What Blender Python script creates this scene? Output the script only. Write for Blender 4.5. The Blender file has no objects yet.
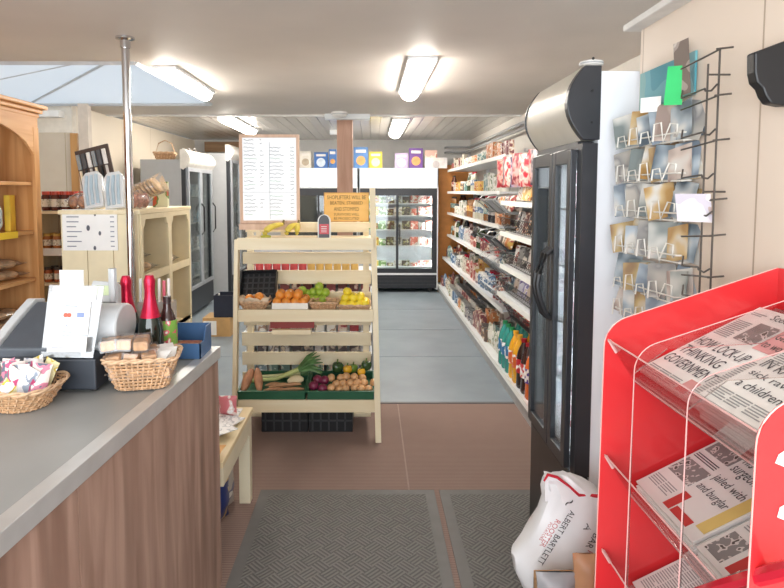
import bpy, bmesh, math, random
from mathutils import Vector, Matrix
random.seed(11)
R = math.radians
C = bpy.context.scene.collection
sc = bpy.context.scene
# ------------------------------------------------------------------ camera
F, CX, CY, H, TILT = 590.0, 370.0, 233.0, 1.55, R(4.0)
cd = bpy.data.cameras.new('camera'); cam = bpy.data.objects.new('camera', cd); C.objects.link(cam)
cam.location = (0, 0, H); cam.rotation_euler = (R(90) - TILT, 0, 0)
cd.sensor_width = 36; cd.lens = F * 36 / 784
cd.shift_x = (392 - CX) / 784; cd.shift_y = -(294 - CY) / 784
cd.clip_start = 0.02
sc.camera = cam
def ray(px, py):
    a = (px - CX) / F; b = (CY - py) / F
    return Vector((a, math.cos(TILT) + b * math.sin(TILT), -math.sin(TILT) + b * math.cos(TILT)))
O = Vector((0, 0, H))
def onY(px, py, Y): d = ray(px, py); return O + d * (Y / d.y)
def onX(px, py, X): d = ray(px, py); return O + d * (X / d.x)
def onZ(px, py, Z): d = ray(px, py); return O + d * ((Z - H) / d.z)
# ------------------------------------------------------------------ materials
def lin(c):
    if isinstance(c, str):
        c = tuple(int(c[i:i+2], 16) / 255 for i in (0, 2, 4))
    return tuple((v / 12.92 if v <= .04045 else ((v + .055) / 1.055) ** 2.4) for v in c) + (1,)
MC = {}
def newmat(name):
    m = bpy.data.materials.new(name); m.use_nodes = True
    nt = m.node_tree; b = nt.nodes['Principled BSDF']
    return m, nt, b
def mat(name, col, rough=.5, metal=0, var=.06, scale=12, spec=.5, bump=0, coat=0, trans=0):
    if name in MC: return MC[name]
    m, nt, b = newmat(name); c = lin(col)
    b.inputs['Roughness'].default_value = rough; b.inputs['Metallic'].default_value = metal
    b.inputs['Specular IOR Level'].default_value = spec; b.inputs['Coat Weight'].default_value = coat
    b.inputs['Transmission Weight'].default_value = trans
    tc = nt.nodes.new('ShaderNodeTexCoord'); n = nt.nodes.new('ShaderNodeTexNoise'); n.inputs['Scale'].default_value = scale
    nt.links.new(tc.outputs['Object'], n.inputs['Vector'])
    r = nt.nodes.new('ShaderNodeValToRGB')
    r.color_ramp.elements[0].position = .3; r.color_ramp.elements[1].position = .7
    r.color_ramp.elements[0].color = tuple(v * (1 - var * 1.6) for v in c[:3]) + (1,)
    r.color_ramp.elements[1].color = tuple(min(1, v * (1 + var)) for v in c[:3]) + (1,)
    nt.links.new(n.outputs['Fac'], r.inputs['Fac']); nt.links.new(r.outputs['Color'], b.inputs['Base Color'])
    if bump:
        bp = nt.nodes.new('ShaderNodeBump'); bp.inputs['Strength'].default_value = bump; bp.inputs['Distance'].default_value = .01
        nt.links.new(n.outputs['Fac'], bp.inputs['Height']); nt.links.new(bp.outputs['Normal'], b.inputs['Normal'])
    MC[name] = m; return m
def wood(name, c1, c2, axis='Z', scale=6, stretch=12, rough=.5, plank=0, c3=None):
    if name in MC: return MC[name]
    m, nt, b = newmat(name); b.inputs['Roughness'].default_value = rough
    tc = nt.nodes.new('ShaderNodeTexCoord'); mp = nt.nodes.new('ShaderNodeMapping')
    s = {'X': (1, stretch, stretch), 'Y': (stretch, 1, stretch), 'Z': (stretch, stretch, 1)}[axis]
    mp.inputs['Scale'].default_value = s
    nt.links.new(tc.outputs['Object'], mp.inputs['Vector'])
    n = nt.nodes.new('ShaderNodeTexNoise'); n.inputs['Scale'].default_value = scale * .3; n.inputs['Detail'].default_value = 6
    n.inputs['Distortion'].default_value = .6
    nt.links.new(mp.outputs['Vector'], n.inputs['Vector'])
    r = nt.nodes.new('ShaderNodeValToRGB'); r.color_ramp.elements[0].position = .35; r.color_ramp.elements[1].position = .66
    r.color_ramp.elements[0].color = lin(c1); r.color_ramp.elements[1].color = lin(c2)
    nt.links.new(n.outputs['Fac'], r.inputs['Fac'])
    out = r.outputs['Color']
    if c3:
        n2 = nt.nodes.new('ShaderNodeTexNoise'); n2.inputs['Scale'].default_value = scale * .12; n2.inputs['Detail'].default_value = 2
        nt.links.new(mp.outputs['Vector'], n2.inputs['Vector'])
        r2 = nt.nodes.new('ShaderNodeValToRGB'); r2.color_ramp.elements[0].position = .56; r2.color_ramp.elements[1].position = .72
        r2.color_ramp.elements[0].color = (0, 0, 0, 1); r2.color_ramp.elements[1].color = (1, 1, 1, 1)
        nt.links.new(n2.outputs['Fac'], r2.inputs['Fac'])
        mx = nt.nodes.new('ShaderNodeMixRGB'); nt.links.new(r2.outputs['Color'], mx.inputs['Fac'])
        nt.links.new(out, mx.inputs['Color1']); mx.inputs['Color2'].default_value = lin(c3); out = mx.outputs['Color']
    nt.links.new(out, b.inputs['Base Color'])
    MC[name] = m; return m
def pack(c1, c2, c3='cfc6ba', scale=9, rough=.35, soft=False):
    """printed packaging: a base colour with printed patches of two more colours"""
    name = 'pack_' + c1 + c2 + c3 + str(scale) + str(soft)
    if name in MC: return MC[name]
    m, nt, b = newmat(name); b.inputs['Roughness'].default_value = rough
    tc = nt.nodes.new('ShaderNodeTexCoord'); oi = nt.nodes.new('ShaderNodeObjectInfo')
    ad = nt.nodes.new('ShaderNodeVectorMath'); ad.operation = 'ADD'
    nt.links.new(tc.outputs['Object'], ad.inputs[0]); nt.links.new(oi.outputs['Random'], ad.inputs[1])
    n = nt.nodes.new('ShaderNodeTexNoise'); n.inputs['Scale'].default_value = scale * 2.2; n.inputs['Detail'].default_value = 1
    nt.links.new(ad.outputs['Vector'], n.inputs['Vector'])
    r = nt.nodes.new('ShaderNodeValToRGB'); r.color_ramp.interpolation = 'LINEAR' if soft else 'CONSTANT'
    e = r.color_ramp.elements; e[0].position = .4 if soft else 0; e[0].color = lin(c1); e[1].position = .56 if soft else .55; e[1].color = lin(c2)
    k = e.new(.68 if soft else .64); k.color = lin(c3)
    nt.links.new(n.outputs['Fac'], r.inputs['Fac']); nt.links.new(r.outputs['Color'], b.inputs['Base Color'])
    MC[name] = m; return m
def clear(name, tint='ffffff', gloss=.12, rough=.03, haze=0):
    if name in MC: return MC[name]
    m = bpy.data.materials.new(name); m.use_nodes = True; nt = m.node_tree; nt.nodes.clear()
    o = nt.nodes.new('ShaderNodeOutputMaterial'); t = nt.nodes.new('ShaderNodeBsdfTransparent'); g = nt.nodes.new('ShaderNodeBsdfGlossy')
    t.inputs['Color'].default_value = lin(tint); g.inputs['Roughness'].default_value = rough
    fr = nt.nodes.new('ShaderNodeLayerWeight'); fr.inputs['Blend'].default_value = .25
    mth = nt.nodes.new('ShaderNodeMath'); mth.operation = 'MULTIPLY_ADD'
    mth.inputs[1].default_value = .6; mth.inputs[2].default_value = gloss
    nt.links.new(fr.outputs['Fresnel'], mth.inputs[0])
    mx = nt.nodes.new('ShaderNodeMixShader'); nt.links.new(mth.outputs[0], mx.inputs['Fac'])
    nt.links.new(t.outputs[0], mx.inputs[1]); nt.links.new(g.outputs[0], mx.inputs[2])
    last = mx
    if haze:
        d = nt.nodes.new('ShaderNodeBsdfDiffuse'); d.inputs['Color'].default_value = (.9, .9, .9, 1)
        m2 = nt.nodes.new('ShaderNodeMixShader'); m2.inputs['Fac'].default_value = haze
        nt.links.new(mx.outputs[0], m2.inputs[1]); nt.links.new(d.outputs[0], m2.inputs[2]); last = m2
    nt.links.new(last.outputs[0], o.inputs['Surface'])
    MC[name] = m; return m
def emit(name, col, s):
    if name in MC: return MC[name]
    m = bpy.data.materials.new(name); m.use_nodes = True; nt = m.node_tree; nt.nodes.clear()
    o = nt.nodes.new('ShaderNodeOutputMaterial'); e = nt.nodes.new('ShaderNodeEmission')
    e.inputs['Color'].default_value = lin(col); e.inputs['Strength'].default_value = s
    nt.links.new(e.outputs[0], o.inputs['Surface']); MC[name] = m; return m
def stripes(name, c1, c2, axis, period, width, rough=.4, spec=.5, c3=None, scale=3):
    """flat colour with thin dark joints every `period` metres along one axis"""
    m, nt, b = newmat(name); b.inputs['Roughness'].default_value = rough; b.inputs['Specular IOR Level'].default_value = spec
    tc = nt.nodes.new('ShaderNodeTexCoord'); sp = nt.nodes.new('ShaderNodeSeparateXYZ'); nt.links.new(tc.outputs['Object'], sp.inputs[0])
    a = nt.nodes.new('ShaderNodeMath'); a.operation = 'DIVIDE'; a.inputs[1].default_value = period; nt.links.new(sp.outputs[axis], a.inputs[0])
    f = nt.nodes.new('ShaderNodeMath'); f.operation = 'FRACT'; nt.links.new(a.outputs[0], f.inputs[0])
    l = nt.nodes.new('ShaderNodeMath'); l.operation = 'LESS_THAN'; l.inputs[1].default_value = width / period; nt.links.new(f.outputs[0], l.inputs[0])
    n = nt.nodes.new('ShaderNodeTexNoise'); n.inputs['Scale'].default_value = scale; nt.links.new(tc.outputs['Object'], n.inputs['Vector'])
    m1 = nt.nodes.new('ShaderNodeMixRGB'); m1.inputs['Color1'].default_value = lin(c1); m1.inputs['Color2'].default_value = lin(c3 or c1)
    nt.links.new(n.outputs['Fac'], m1.inputs['Fac'])
    mx = nt.nodes.new('ShaderNodeMixRGB'); nt.links.new(l.outputs[0], mx.inputs['Fac'])
    nt.links.new(m1.outputs[0], mx.inputs['Color1']); mx.inputs['Color2'].default_value = lin(c2)
    nt.links.new(mx.outputs[0], b.inputs['Base Color'])
    bp = nt.nodes.new('ShaderNodeBump'); bp.invert = True; bp.inputs['Distance'].default_value = .004
    nt.links.new(l.outputs[0], bp.inputs['Height']); nt.links.new(bp.outputs['Normal'], b.inputs['Normal'])
    MC[name] = m; return m
# ------------------------------------------------------------------ mesh builder
TEXT = {}
def text_mesh(body):
    if body in TEXT: return TEXT[body]
    cu = bpy.data.curves.new('t', 'FONT'); cu.body = body; cu.size = 1; cu.resolution_u = 2; cu.align_x = 'LEFT'
    ob = bpy.data.objects.new('t', cu); C.objects.link(ob)
    dg = bpy.context.evaluated_depsgraph_get()
    me = bpy.data.meshes.new_from_object(ob.evaluated_get(dg))
    vs = [v.co.copy() for v in me.vertices]; fs = [tuple(p.vertices) for p in me.polygons]
    bpy.data.objects.remove(ob); bpy.data.curves.remove(cu); bpy.data.meshes.remove(me)
    TEXT[body] = (vs, fs); return TEXT[body]
def frame(o, u, v):
    """matrix with origin o, local x along u, local y along v"""
    u = Vector(u).normalized(); v = Vector(v); v = (v - u * v.dot(u)).normalized(); n = u.cross(v)
    M = Matrix((u, v, n)).transposed().to_4x4(); M.translation = Vector(o); return M
ORG = {}
class MB:
    def __init__(s, M=None): s.bm = bmesh.new(); s.M = M or Matrix()
    def add(s, vs, fs, M=None):
        T = s.M @ M if M is not None else s.M
        bv = [s.bm.verts.new(T @ Vector(v)) for v in vs]
        out = []
        for f in fs:
            try: out.append(s.bm.faces.new([bv[i] for i in f]))
            except ValueError: pass
        return out
    def box(s, x0, x1, y0, y1, z0, z1, M=None):
        vs = [(x, y, z) for x in (x0, x1) for y in (y0, y1) for z in (z0, z1)]
        s.add(vs, [(0,1,3,2),(4,6,7,5),(0,4,5,1),(2,3,7,6),(0,2,6,4),(1,5,7,3)], M); return s
    def prism(s, poly, z0, z1, M=None):
        """poly in local xy, extruded in local z"""
        n = len(poly); vs = [(p[0], p[1], z0) for p in poly] + [(p[0], p[1], z1) for p in poly]
        fs = [tuple(range(n))[::-1], tuple(range(n, 2*n))] + [(i, (i+1) % n, n + (i+1) % n, n + i) for i in range(n)]
        s.add(vs, fs, M); return s
    def loft(s, rings, cap=True, M=None):
        n = len(rings[0]); vs = [v for r in rings for v in r]; fs = []
        for k in range(len(rings) - 1):
            for i in range(n):
                j = (i + 1) % n; fs.append((k*n+i, k*n+j, (k+1)*n+j, (k+1)*n+i))
        if cap: fs += [tuple(range(n))[::-1], tuple(range((len(rings)-1)*n, len(rings)*n))]
        s.add(vs, fs, M); return s
    def lathe(s, prof, c=(0,0,0), seg=16, M=None, sx=1, sy=1):
        rings = [[(c[0] + r*sx*math.cos(2*math.pi*i/seg), c[1] + r*sy*math.sin(2*math.pi*i/seg), c[2] + z) for i in range(seg)] for r, z in prof]
        return s.loft(rings, True, M)
    def tube(s, pts, r, seg=6, closed=False, M=None):
        pts = [Vector(p) for p in pts]; n = len(pts); rings = []
        for i, p in enumerate(pts):
            a = pts[i-1] if (i or closed) else p; b = pts[(i+1) % n] if (i < n-1 or closed) else p
            t = (b - a)
            t = t.normalized() if t.length > 1e-9 else Vector((0,0,1))
            ref = Vector((0,0,1)) if abs(t.z) < .9 else Vector((1,0,0))
            u = t.cross(ref).normalized(); v = t.cross(u)
            rr = r[i] if isinstance(r, (list, tuple)) else r
            rings.append([p + u*rr*math.cos(2*math.pi*k/seg) + v*rr*math.sin(2*math.pi*k/seg) for k in range(seg)])
        if closed: rings.append(rings[0])
        return s.loft(rings, not closed, M)
    def ball(s, c, r, sx=1, sy=1, sz=1, seg=12, M=None, lump=0):
        rings = []
        k = seg // 2 + 1
        for j in range(k + 1):
            a = math.pi * j / k; z = -math.cos(a); q = max(math.sin(a), .02)
            rings.append([(c[0] + r*sx*q*math.cos(2*math.pi*i/seg)*(1+lump*random.uniform(-1,1)), c[1] + r*sy*q*math.sin(2*math.pi*i/seg)*(1+lump*random.uniform(-1,1)), c[2] + r*sz*z) for i in range(seg)])
        return s.loft(rings, True, M)
    def pillow(s, w, h, t, M=None, nx=8, ny=10, crimp=.06, wr=.0):
        """sealed bag, local x width, local z height, local y thickness, standing on z=0"""
        rings = []
        for j in range(ny + 1):
            v = j / ny; e = min(1, min(v, 1-v) / .28); e = max(0, e) ** .6
            ww = w * (1 - .07 * e) / 2
            ring = []
            for i in range(nx + 1):
                a = i / nx * 2 - 1; ring.append((a*ww, -t/2*e*math.cos(a*math.pi/2)**.7 - .0008 + random.uniform(-wr, wr), v*h))
            for i in range(nx, -1, -1):
                a = i / nx * 2 - 1; ring.append((a*ww, t/2*e*math.cos(a*math.pi/2)**.7 + .0008 + random.uniform(-wr, wr), v*h))
            rings.append(ring)
        return s.loft(rings, True, M)
    def text(s, body, w, h, M):
        """text fitted in w x h in the local xy plane, lower-left at the origin"""
        vs, fs = text_mesh(body)
        if not vs: return s
        x0 = min(v.x for v in vs); x1 = max(v.x for v in vs); y0 = min(v.y for v in vs); y1 = max(v.y for v in vs)
        kx = w / (x1 - x0); ky = h / (y1 - y0)
        s.add([((v.x-x0)*kx, (v.y-y0)*ky, 0) for v in vs], fs, M); return s
    def build(s, name, m, parent=None, bevel=0, smooth=False, origin=None, label=None, weld=True):
        if weld: bmesh.ops.remove_doubles(s.bm, verts=s.bm.verts, dist=1e-6)
        bmesh.ops.recalc_face_normals(s.bm, faces=s.bm.faces)
        me = bpy.data.meshes.new(name)
        if parent is not None: org = ORG[parent.name]
        elif origin is not None: org = Vector(origin)
        else:
            xs = [v.co for v in s.bm.verts]
            org = Vector(((min(v.x for v in xs)+max(v.x for v in xs))/2, (min(v.y for v in xs)+max(v.y for v in xs))/2, min(v.z for v in xs)))
        for v in s.bm.verts: v.co -= org
        s.bm.to_mesh(me); s.bm.free()
        me.materials.append(m)
        if smooth:
            for p in me.polygons: p.use_smooth = True
            try: me.set_sharp_from_angle(angle=R(40))
            except Exception: pass
        o = bpy.data.objects.new(name, me); C.objects.link(o)
        if parent is not None: o.parent = parent; ORG[o.name] = org
        else: o.location = org; ORG[o.name] = org
        if bevel:
            md = o.modifiers.new('bevel', 'BEVEL'); md.width = bevel; md.segments = 2; md.limit_method = 'ANGLE'
        if label: o['label'] = label
        return o
def tag(o, label, cat, group=None, kind=None):
    o['label'] = label; o['category'] = cat
    if group: o['group'] = group
    if kind: o['kind'] = kind
    return o
def thing(name, loc, label, cat, group=None):
    o = bpy.data.objects.new(name, None); C.objects.link(o); o.location = loc; o.empty_display_size = .05
    ORG[o.name] = Vector(loc); return tag(o, label, cat, group)
def struct(name, mb, m, **k):
    o = mb.build(name, m, **k); o['kind'] = 'structure'; return o
KIDS = {}
def dup(root, loc, rz=0, label=None, group=None, rot=None, s=None, dm=None):
    r = root.copy(); C.objects.link(r); r.location = loc; r.rotation_euler = rot or (0, 0, rz)
    if s: r.scale = s if isinstance(s, (tuple, list)) else (s, s, s)
    if label: r['label'] = label
    if group: r['group'] = group
    for ch in list(root.children):
        c = ch.copy(); C.objects.link(c); c.parent = r
        for g in ch.children:
            d = g.copy(); C.objects.link(d); d.parent = c
    return r
# common materials
WHITE = mat('white_paint', 'e6e4e0', .5); CREAM = mat('cream_paint', 'e8dcbc', .5, var=.04)
METALW = mat('white_enamel', 'dfe2e4', .35, var=.02); GREYM = mat('grey_enamel', 'a9abad', .4, var=.03)
BLACK = mat('black_plastic', '1c1d20', .4); DARK = mat('dark_grey', '34363a', .5); CHROME = mat('chrome', 'd8d8da', .12, 1, var=.02)
STEEL = mat('brushed_steel', 'b8b9ba', .3, 1, var=.08); PAPER = mat('paper', 'f2f1ee', .6, var=.02); INK = mat('ink', '3a3a44', .6)
PINE = wood('pine', 'e6d5b0', 'efe2c4', 'X', 5, 10, .5); PINEZ = wood('pine_upright', 'e6d5b0', 'efe2c4', 'Z', 5, 10, .5)
ACR = clear('clear_acrylic', 'fdfafa', .045, .04); GLASS = clear('door_glass', 'f4f8f8', .04, .02); EDGE = mat('acrylic_edge', 'e2b4b0', .2, var=.02)
FILM = clear('cellophane', 'ffffff', .06, .2, .06)
WIREG = mat('wire_grey', '6e6a66', .35, .6); WIREW = mat('wire_white', 'e4e2da', .4)
# ================================================================== SETTING
ZC = 2.40
XL, XR, YB = -3.45, 1.68, 9.9
# floor zones
def tile_bump(name, c1, c2, scale, kind='brick', rough=.8):
    m, nt, b = newmat(name); b.inputs['Roughness'].default_value = rough
    tc = nt.nodes.new('ShaderNodeTexCoord')
    n = nt.nodes.new('ShaderNodeTexNoise'); n.inputs['Scale'].default_value = scale; n.inputs['Detail'].default_value = 4
    nt.links.new(tc.outputs['Object'], n.inputs['Vector'])
    r = nt.nodes.new('ShaderNodeValToRGB'); r.color_ramp.elements[0].position = .35; r.color_ramp.elements[1].position = .65
    r.color_ramp.elements[0].color = lin(c1); r.color_ramp.elements[1].color = lin(c2)
    nt.links.new(n.outputs['Fac'], r.inputs['Fac']); nt.links.new(r.outputs['Color'], b.inputs['Base Color'])
    MC[name] = m; return m
CARPET = stripes('brown_ribbed_carpet', '927c74', '8a736a', 1, .016, .006, .95, .1, '9b877d', 9)
struct('floor', MB().box(XL, XR, -1.5, YB, -.06, 0), CARPET, origin=(0, 0, 0))
VIN = tile_bump('blue_grey_vinyl', '7f8a92', '88939b', 3, rough=.42)
mb = MB(); yv = onZ(420, 403, 0).y
ys = [yv, onZ(420, 357, 0).y, onZ(420, 330, 0).y, 7.7, YB]
for a, b in zip(ys, ys[1:]):
    mb.box(XL, XR, a + .004, b - .004, 0, .004)
struct('floor_vinyl', mb, VIN)
struct('trim_floor_strip', MB().box(-2.6, XR, yv - .015, yv + .012, 0, .006), mat('threshold', '6b6a6c', .5))
# ribbed entrance mats: diagonal parquet ribs
def rib_mat(name):
    m, nt, b = newmat(name); b.inputs['Roughness'].default_value = .75; b.inputs['Specular IOR Level'].default_value = .25
    tc = nt.nodes.new('ShaderNodeTexCoord'); mp = nt.nodes.new('ShaderNodeMapping'); mp.inputs['Rotation'].default_value = (0, 0, R(45))
    nt.links.new(tc.outputs['Object'], mp.inputs['Vector'])
    ck = nt.nodes.new('ShaderNodeTexChecker'); ck.inputs['Scale'].default_value = 16; ck.inputs['Color1'].default_value = (1,1,1,1); ck.inputs['Color2'].default_value = (0,0,0,1)
    nt.links.new(mp.outputs['Vector'], ck.inputs['Vector'])
    ws = []
    for d in ('X', 'Y'):
        w = nt.nodes.new('ShaderNodeTexWave'); w.bands_direction = d; w.inputs['Scale'].default_value = 18
        nt.links.new(mp.outputs['Vector'], w.inputs['Vector']); ws.append(w)
    mx = nt.nodes.new('ShaderNodeMixRGB'); nt.links.new(ck.outputs['Fac'], mx.inputs['Fac'])
    nt.links.new(ws[0].outputs['Fac'], mx.inputs['Color1']); nt.links.new(ws[1].outputs['Fac'], mx.inputs['Color2'])
    r = nt.nodes.new('ShaderNodeValToRGB'); r.color_ramp.elements[0].color = lin('5e5d5b'); r.color_ramp.elements[1].color = lin('84827e')
    nt.links.new(mx.outputs[0], r.inputs['Fac']); nt.links.new(r.outputs[0], b.inputs['Base Color'])
    bp = nt.nodes.new('ShaderNodeBump'); bp.inputs['Distance'].default_value = .003; nt.links.new(mx.outputs[0], bp.inputs['Height'])
    nt.links.new(bp.outputs[0], b.inputs['Normal']); MC[name] = m; return m
RIB = rib_mat('ribbed_rubber'); BORD = mat('mat_border', '6d6b69', .6)
ym = onZ(350, 491, 0).y
def fmat(x0, x1, y0, y1, label):
    t = thing('entrance_mat', ((x0+x1)/2, (y0+y1)/2, 0), label, 'mat')
    MB().box(x0+.05, x1-.05, y0, y1-.05, .001, .008).build('ribbed_field', RIB, t)
    mb = MB()
    mb.prism([(x0, y0), (x0+.05, y0), (x0+.05, y1-.05), (x1-.05, y1-.05), (x1-.05, y0), (x1, y0), (x1, y1), (x0, y1)], .001, .0065)
    mb.build('border', BORD, t)
xa = onZ(261, 491, 0).x; xb = onZ(434, 491, 0).x; xc = onZ(439, 491, 0).x
fmat(xa, xb, .2, ym, 'dark grey ribbed entrance mat filling the middle of the walkway')
fmat(xc, xc + .86, .2, ym, 'dark grey ribbed entrance mat on the right, running under the glass-door fridge')
# carpet seam
struct('trim_carpet_seam', MB().box(onZ(409, 490, 0).x-.004, onZ(409, 490, 0).x+.004, ym, yv-.02, 0, .002), mat('seam', 'a08a80', .8))
# ceiling with skylight opening
CEIL = mat('ceiling_paint', 'dcd4cc', .6, var=.03, scale=2)
yd = onZ(300, 115, ZC).y     # where the painted ceiling meets the panelled one
ynear = onZ(100, 62, ZC).y; yfar = onZ(100, 104, ZC).y; xr_ = onZ(211, 104, ZC).x; xl_ = onZ(28, 104, ZC).x
mb = MB()
mb.box(XL, XR, -1.5, ynear, ZC, ZC+.05); mb.box(xr_, XR, ynear, yfar, ZC, ZC+.05); mb.box(XL, xl_, ynear, yfar, ZC, ZC+.05); mb.box(XL, XR, yfar, yd, ZC, ZC+.05)
struct('ceiling', mb, CEIL)
PVC = stripes('ceiling_boards', 'cfc9c0', '8e877e', 0, .125, .008, .16, .6, 'd8d2ca', 4)
struct('ceiling_boards', MB().box(XL, XR, yd, YB, ZC+.012, ZC+.05), PVC, origin=(0, 0, 0))
struct('trim_ceiling_edge', MB().box(XL+.05, XR, yd-.03, yd+.03, ZC-.015, ZC+.02), WHITE)
# skylight well: a low hipped lantern of pale translucent sheets
ap = onY(120, 54, (ynear+yfar)/2 + .1)
cs = [Vector((xl_, ynear, ZC)), Vector((xr_, ynear, ZC)), Vector((xr_, yfar, ZC)), Vector((xl_, yfar, ZC))]
def skymat():
    m, nt, b = newmat('skylight_sheet'); c = lin('e4e9ee')
    b.inputs['Base Color'].default_value = c; b.inputs['Roughness'].default_value = .4
    tr = nt.nodes.new('ShaderNodeBsdfTranslucent'); tr.inputs['Color'].default_value = lin('d4dde6')
    mx = nt.nodes.new('ShaderNodeMixShader'); mx.inputs['Fac'].default_value = .35
    o = nt.nodes['Material Output']; nt.links.new(b.outputs[0], mx.inputs[1]); nt.links.new(tr.outputs[0], mx.inputs[2]); nt.links.new(mx.outputs[0], o.inputs['Surface'])
    return m
mb = MB()
for i in range(4): mb.add([cs[i], cs[(i+1) % 4], ap], [(0, 1, 2)])
struct('window_1', mb, skymat(), weld=False, origin=(0, 0, 0))
sk = bpy.data.objects['window_1']; ORG['window_1'] = Vector((0, 0, 0))
mb = MB()
for i in range(4): mb.tube([cs[i] + Vector((0, 0, -.002)), ap + Vector((0, 0, -.01))], .012, 6)
for i in range(4): mb.tube([cs[i], cs[(i+1) % 4]], .02, 4)
for t_ in (.5,):
    p = cs[3].lerp(cs[0], t_); mb.tube([p, ap], .008, 4)
mb.build('window_frame', mat('pale_bead', 'c9ccd0', .5), sk)
# walls
BEIGE = stripes('beige_wall_boards', 'e2d2c2', 'b9a692', 1, .62, .006, .45, .4, 'eadbcb', 2)
Y5 = 5.85; XS = -2.92
struct('wall_left', MB().box(XL-.08, XL, -1.5, Y5+.08, 0, ZC), mat('wall_paint', 'ddd2c4', .6, var=.03))
GL = stripes('glossy_wall_panel', 'c6b8a4', 'a89878', 0, .3, .006, .12, .7, 'd2c7b6', 5)
struct('wall_left_return', MB().box(XL, XS, Y5, Y5+.08, 0, 2.13), GL, origin=(0, 0, 0))
struct('wall_left_return_top', MB().box(XL, XS, Y5-.01, Y5+.08, 2.13, ZC), mat('pale_wall', 'e4ddd0', .5))
struct('wall_left_rear', MB().box(XS-.08, XS, Y5+.08, YB, 0, ZC), stripes('left_boards', 'e3d8c6', 'c5b7a2', 1, .9, .01, .4, .4))
p0 = onY(80, 150, Y5-.06).x; p1 = onY(90, 150, Y5-.06).x
struct('trim_post', MB().box(p0, p1, Y5-.08, Y5-.01, 0, ZC), mat('post_paint', 'cdbfb0', .5))
p0 = onY(76, 150, Y5-.03).x; struct('trim_orange', MB().box(p0-.05, p0+.02, Y5-.04, Y5-.012, 0, 2.12), wood('orange_trim', 'b9854c', 'c9985e'))
struct('trim_cornice', MB().box(XL, onY(60,150,Y5-.12).x, Y5-.12, Y5-.012, ZC-.13, ZC-.07), WHITE)
struct('wall_back', MB().box(XS-.08, XR+.08, YB, YB+.08, 0, ZC+.05), mat('back_wall', 'd6d4d0', .6, var=.02))
struct('wall_right', MB().box(XR, XR+.08, 2.0, YB, 0, ZC+.05), mat('right_wall', 'd9d4cc', .6, var=.02))
# partition wall on the right that carries the card racks
XP = .925
ype = onX(636, 200, XP).y
ztop = onX(637, 33, XP).z
struct('wall_right_front', MB().box(XP, XP+.10, -1.0, ype, 0, ztop), BEIGE, origin=(0, onX(757,200,XP).y, 0))
struct('trim_wall_cap', MB().box(XP-.055, XP+.12, -1.0, ype+.02, ztop, ztop+.022), WHITE, bevel=.004)
# orange end panel at the back right, white return
struct('trim_orange_panel', MB().box(onY(438.5,200,9.3).x, XR, 9.3, 9.34, 0, onY(440,165,9.3).z), mat('orange_panel', 'd9924a', .5))
# wooden ceiling post in the middle
p0 = onY(337, 150, 7.0); p1 = onY(352.5, 150, 7.0)
struct('trim_wood_post', MB().box(p0.x, p1.x, 7.0, 7.12, 0, ZC), wood('knotty_wood', 'b58a72', 'c9a08a', 'Z', 5, 10, c3='a07058'))
# dark roof line beam at far left above fridges
struct('trim_back_rail', MB().box(onY(205,140,9.8).x, onY(242,140,9.8).x, 9.76, 9.88, onY(220,152,9.8).z, onY(220,142,9.8).z), wood('brown_rail', '8d6b4c', 'a68360', 'X'))
# pipes on the far right
mb = MB()
for k, (y_, z_) in enumerate(((9.7, ZC-.12), (9.7, ZC-.2))):
    mb.tube([Vector((1.25, y_+.18, z_)), Vector((1.25, y_, z_)), Vector((XR-.06-.05*k, y_, z_)), Vector((XR-.06-.05*k, 4.0, z_))], .018, 8)
tag(mb.build('pipe', GREYM, smooth=True), 'grey pipes running under the ceiling above the right-hand shelves', 'pipe')
# ------------------------------------------------------------------ lights
LM = emit('lamp_glow', 'fff7ec', 17)
def lamp(px0, py0, px1, py1, w, label, z=ZC):
    a = onZ(px0, py0, z-.05); b = onZ(px1, py1, z-.05); x = (a.x+b.x)/2
    t = thing('ceiling_light', (x, (a.y+b.y)/2, z), label, 'ceiling light')
    MB().box(x-w/2-.02, x+w/2+.02, a.y, b.y, z-.025, z-.001).build('housing', METALW, t, bevel=.004)
    n = 10; poly = [(x + w/2*math.cos(math.pi*i/n), (z-.026) - .06*math.sin(math.pi*i/n)) for i in range(n+1)]
    MB().loft([[(p[0], a.y+.02, p[1]) for p in poly], [(p[0], b.y-.02, p[1]) for p in poly]]).build('diffuser', LM, t, smooth=True)
lamp(422, 64, 410, 97, .15, 'white tube light on the painted ceiling, in the middle of the shop')
lamp(168, 73, 203, 97, .12, 'white tube light beside the skylight, left of the chrome pole top')
lamp(229, 120, 248, 133, .16, 'white tube light on the boarded ceiling, behind the handwritten menu board', ZC+.012)
lamp(396, 122, 399, 136, .16, 'glowing bar standing in for a reflection on the boarded ceiling, above the rear fridges', ZC+.012)  # no real lamp: glowing bar added in place of a reflection in the boards
# daylight from the shop front behind the camera
def area(name, loc, rot, sx, sy, e, col=(1,1,1)):
    l = bpy.data.lights.new(name, 'AREA'); l.shape = 'RECTANGLE'; l.size = sx; l.size_y = sy; l.energy = e; l.color = col
    o = bpy.data.objects.new(name, l); C.objects.link(o); o.location = loc; o.rotation_euler = rot; return o
area('shop_window_daylight', (-.6, -1.45, 1.45), (R(90), 0, 0), 4.6, 1.9, 56, (.93, .97, 1))
w = bpy.data.worlds.new('world'); sc.world = w; w.use_nodes = True
w.node_tree.nodes['Background'].inputs[0].default_value = (.85, .93, 1, 1); w.node_tree.nodes['Background'].inputs[1].default_value = .75
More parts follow.
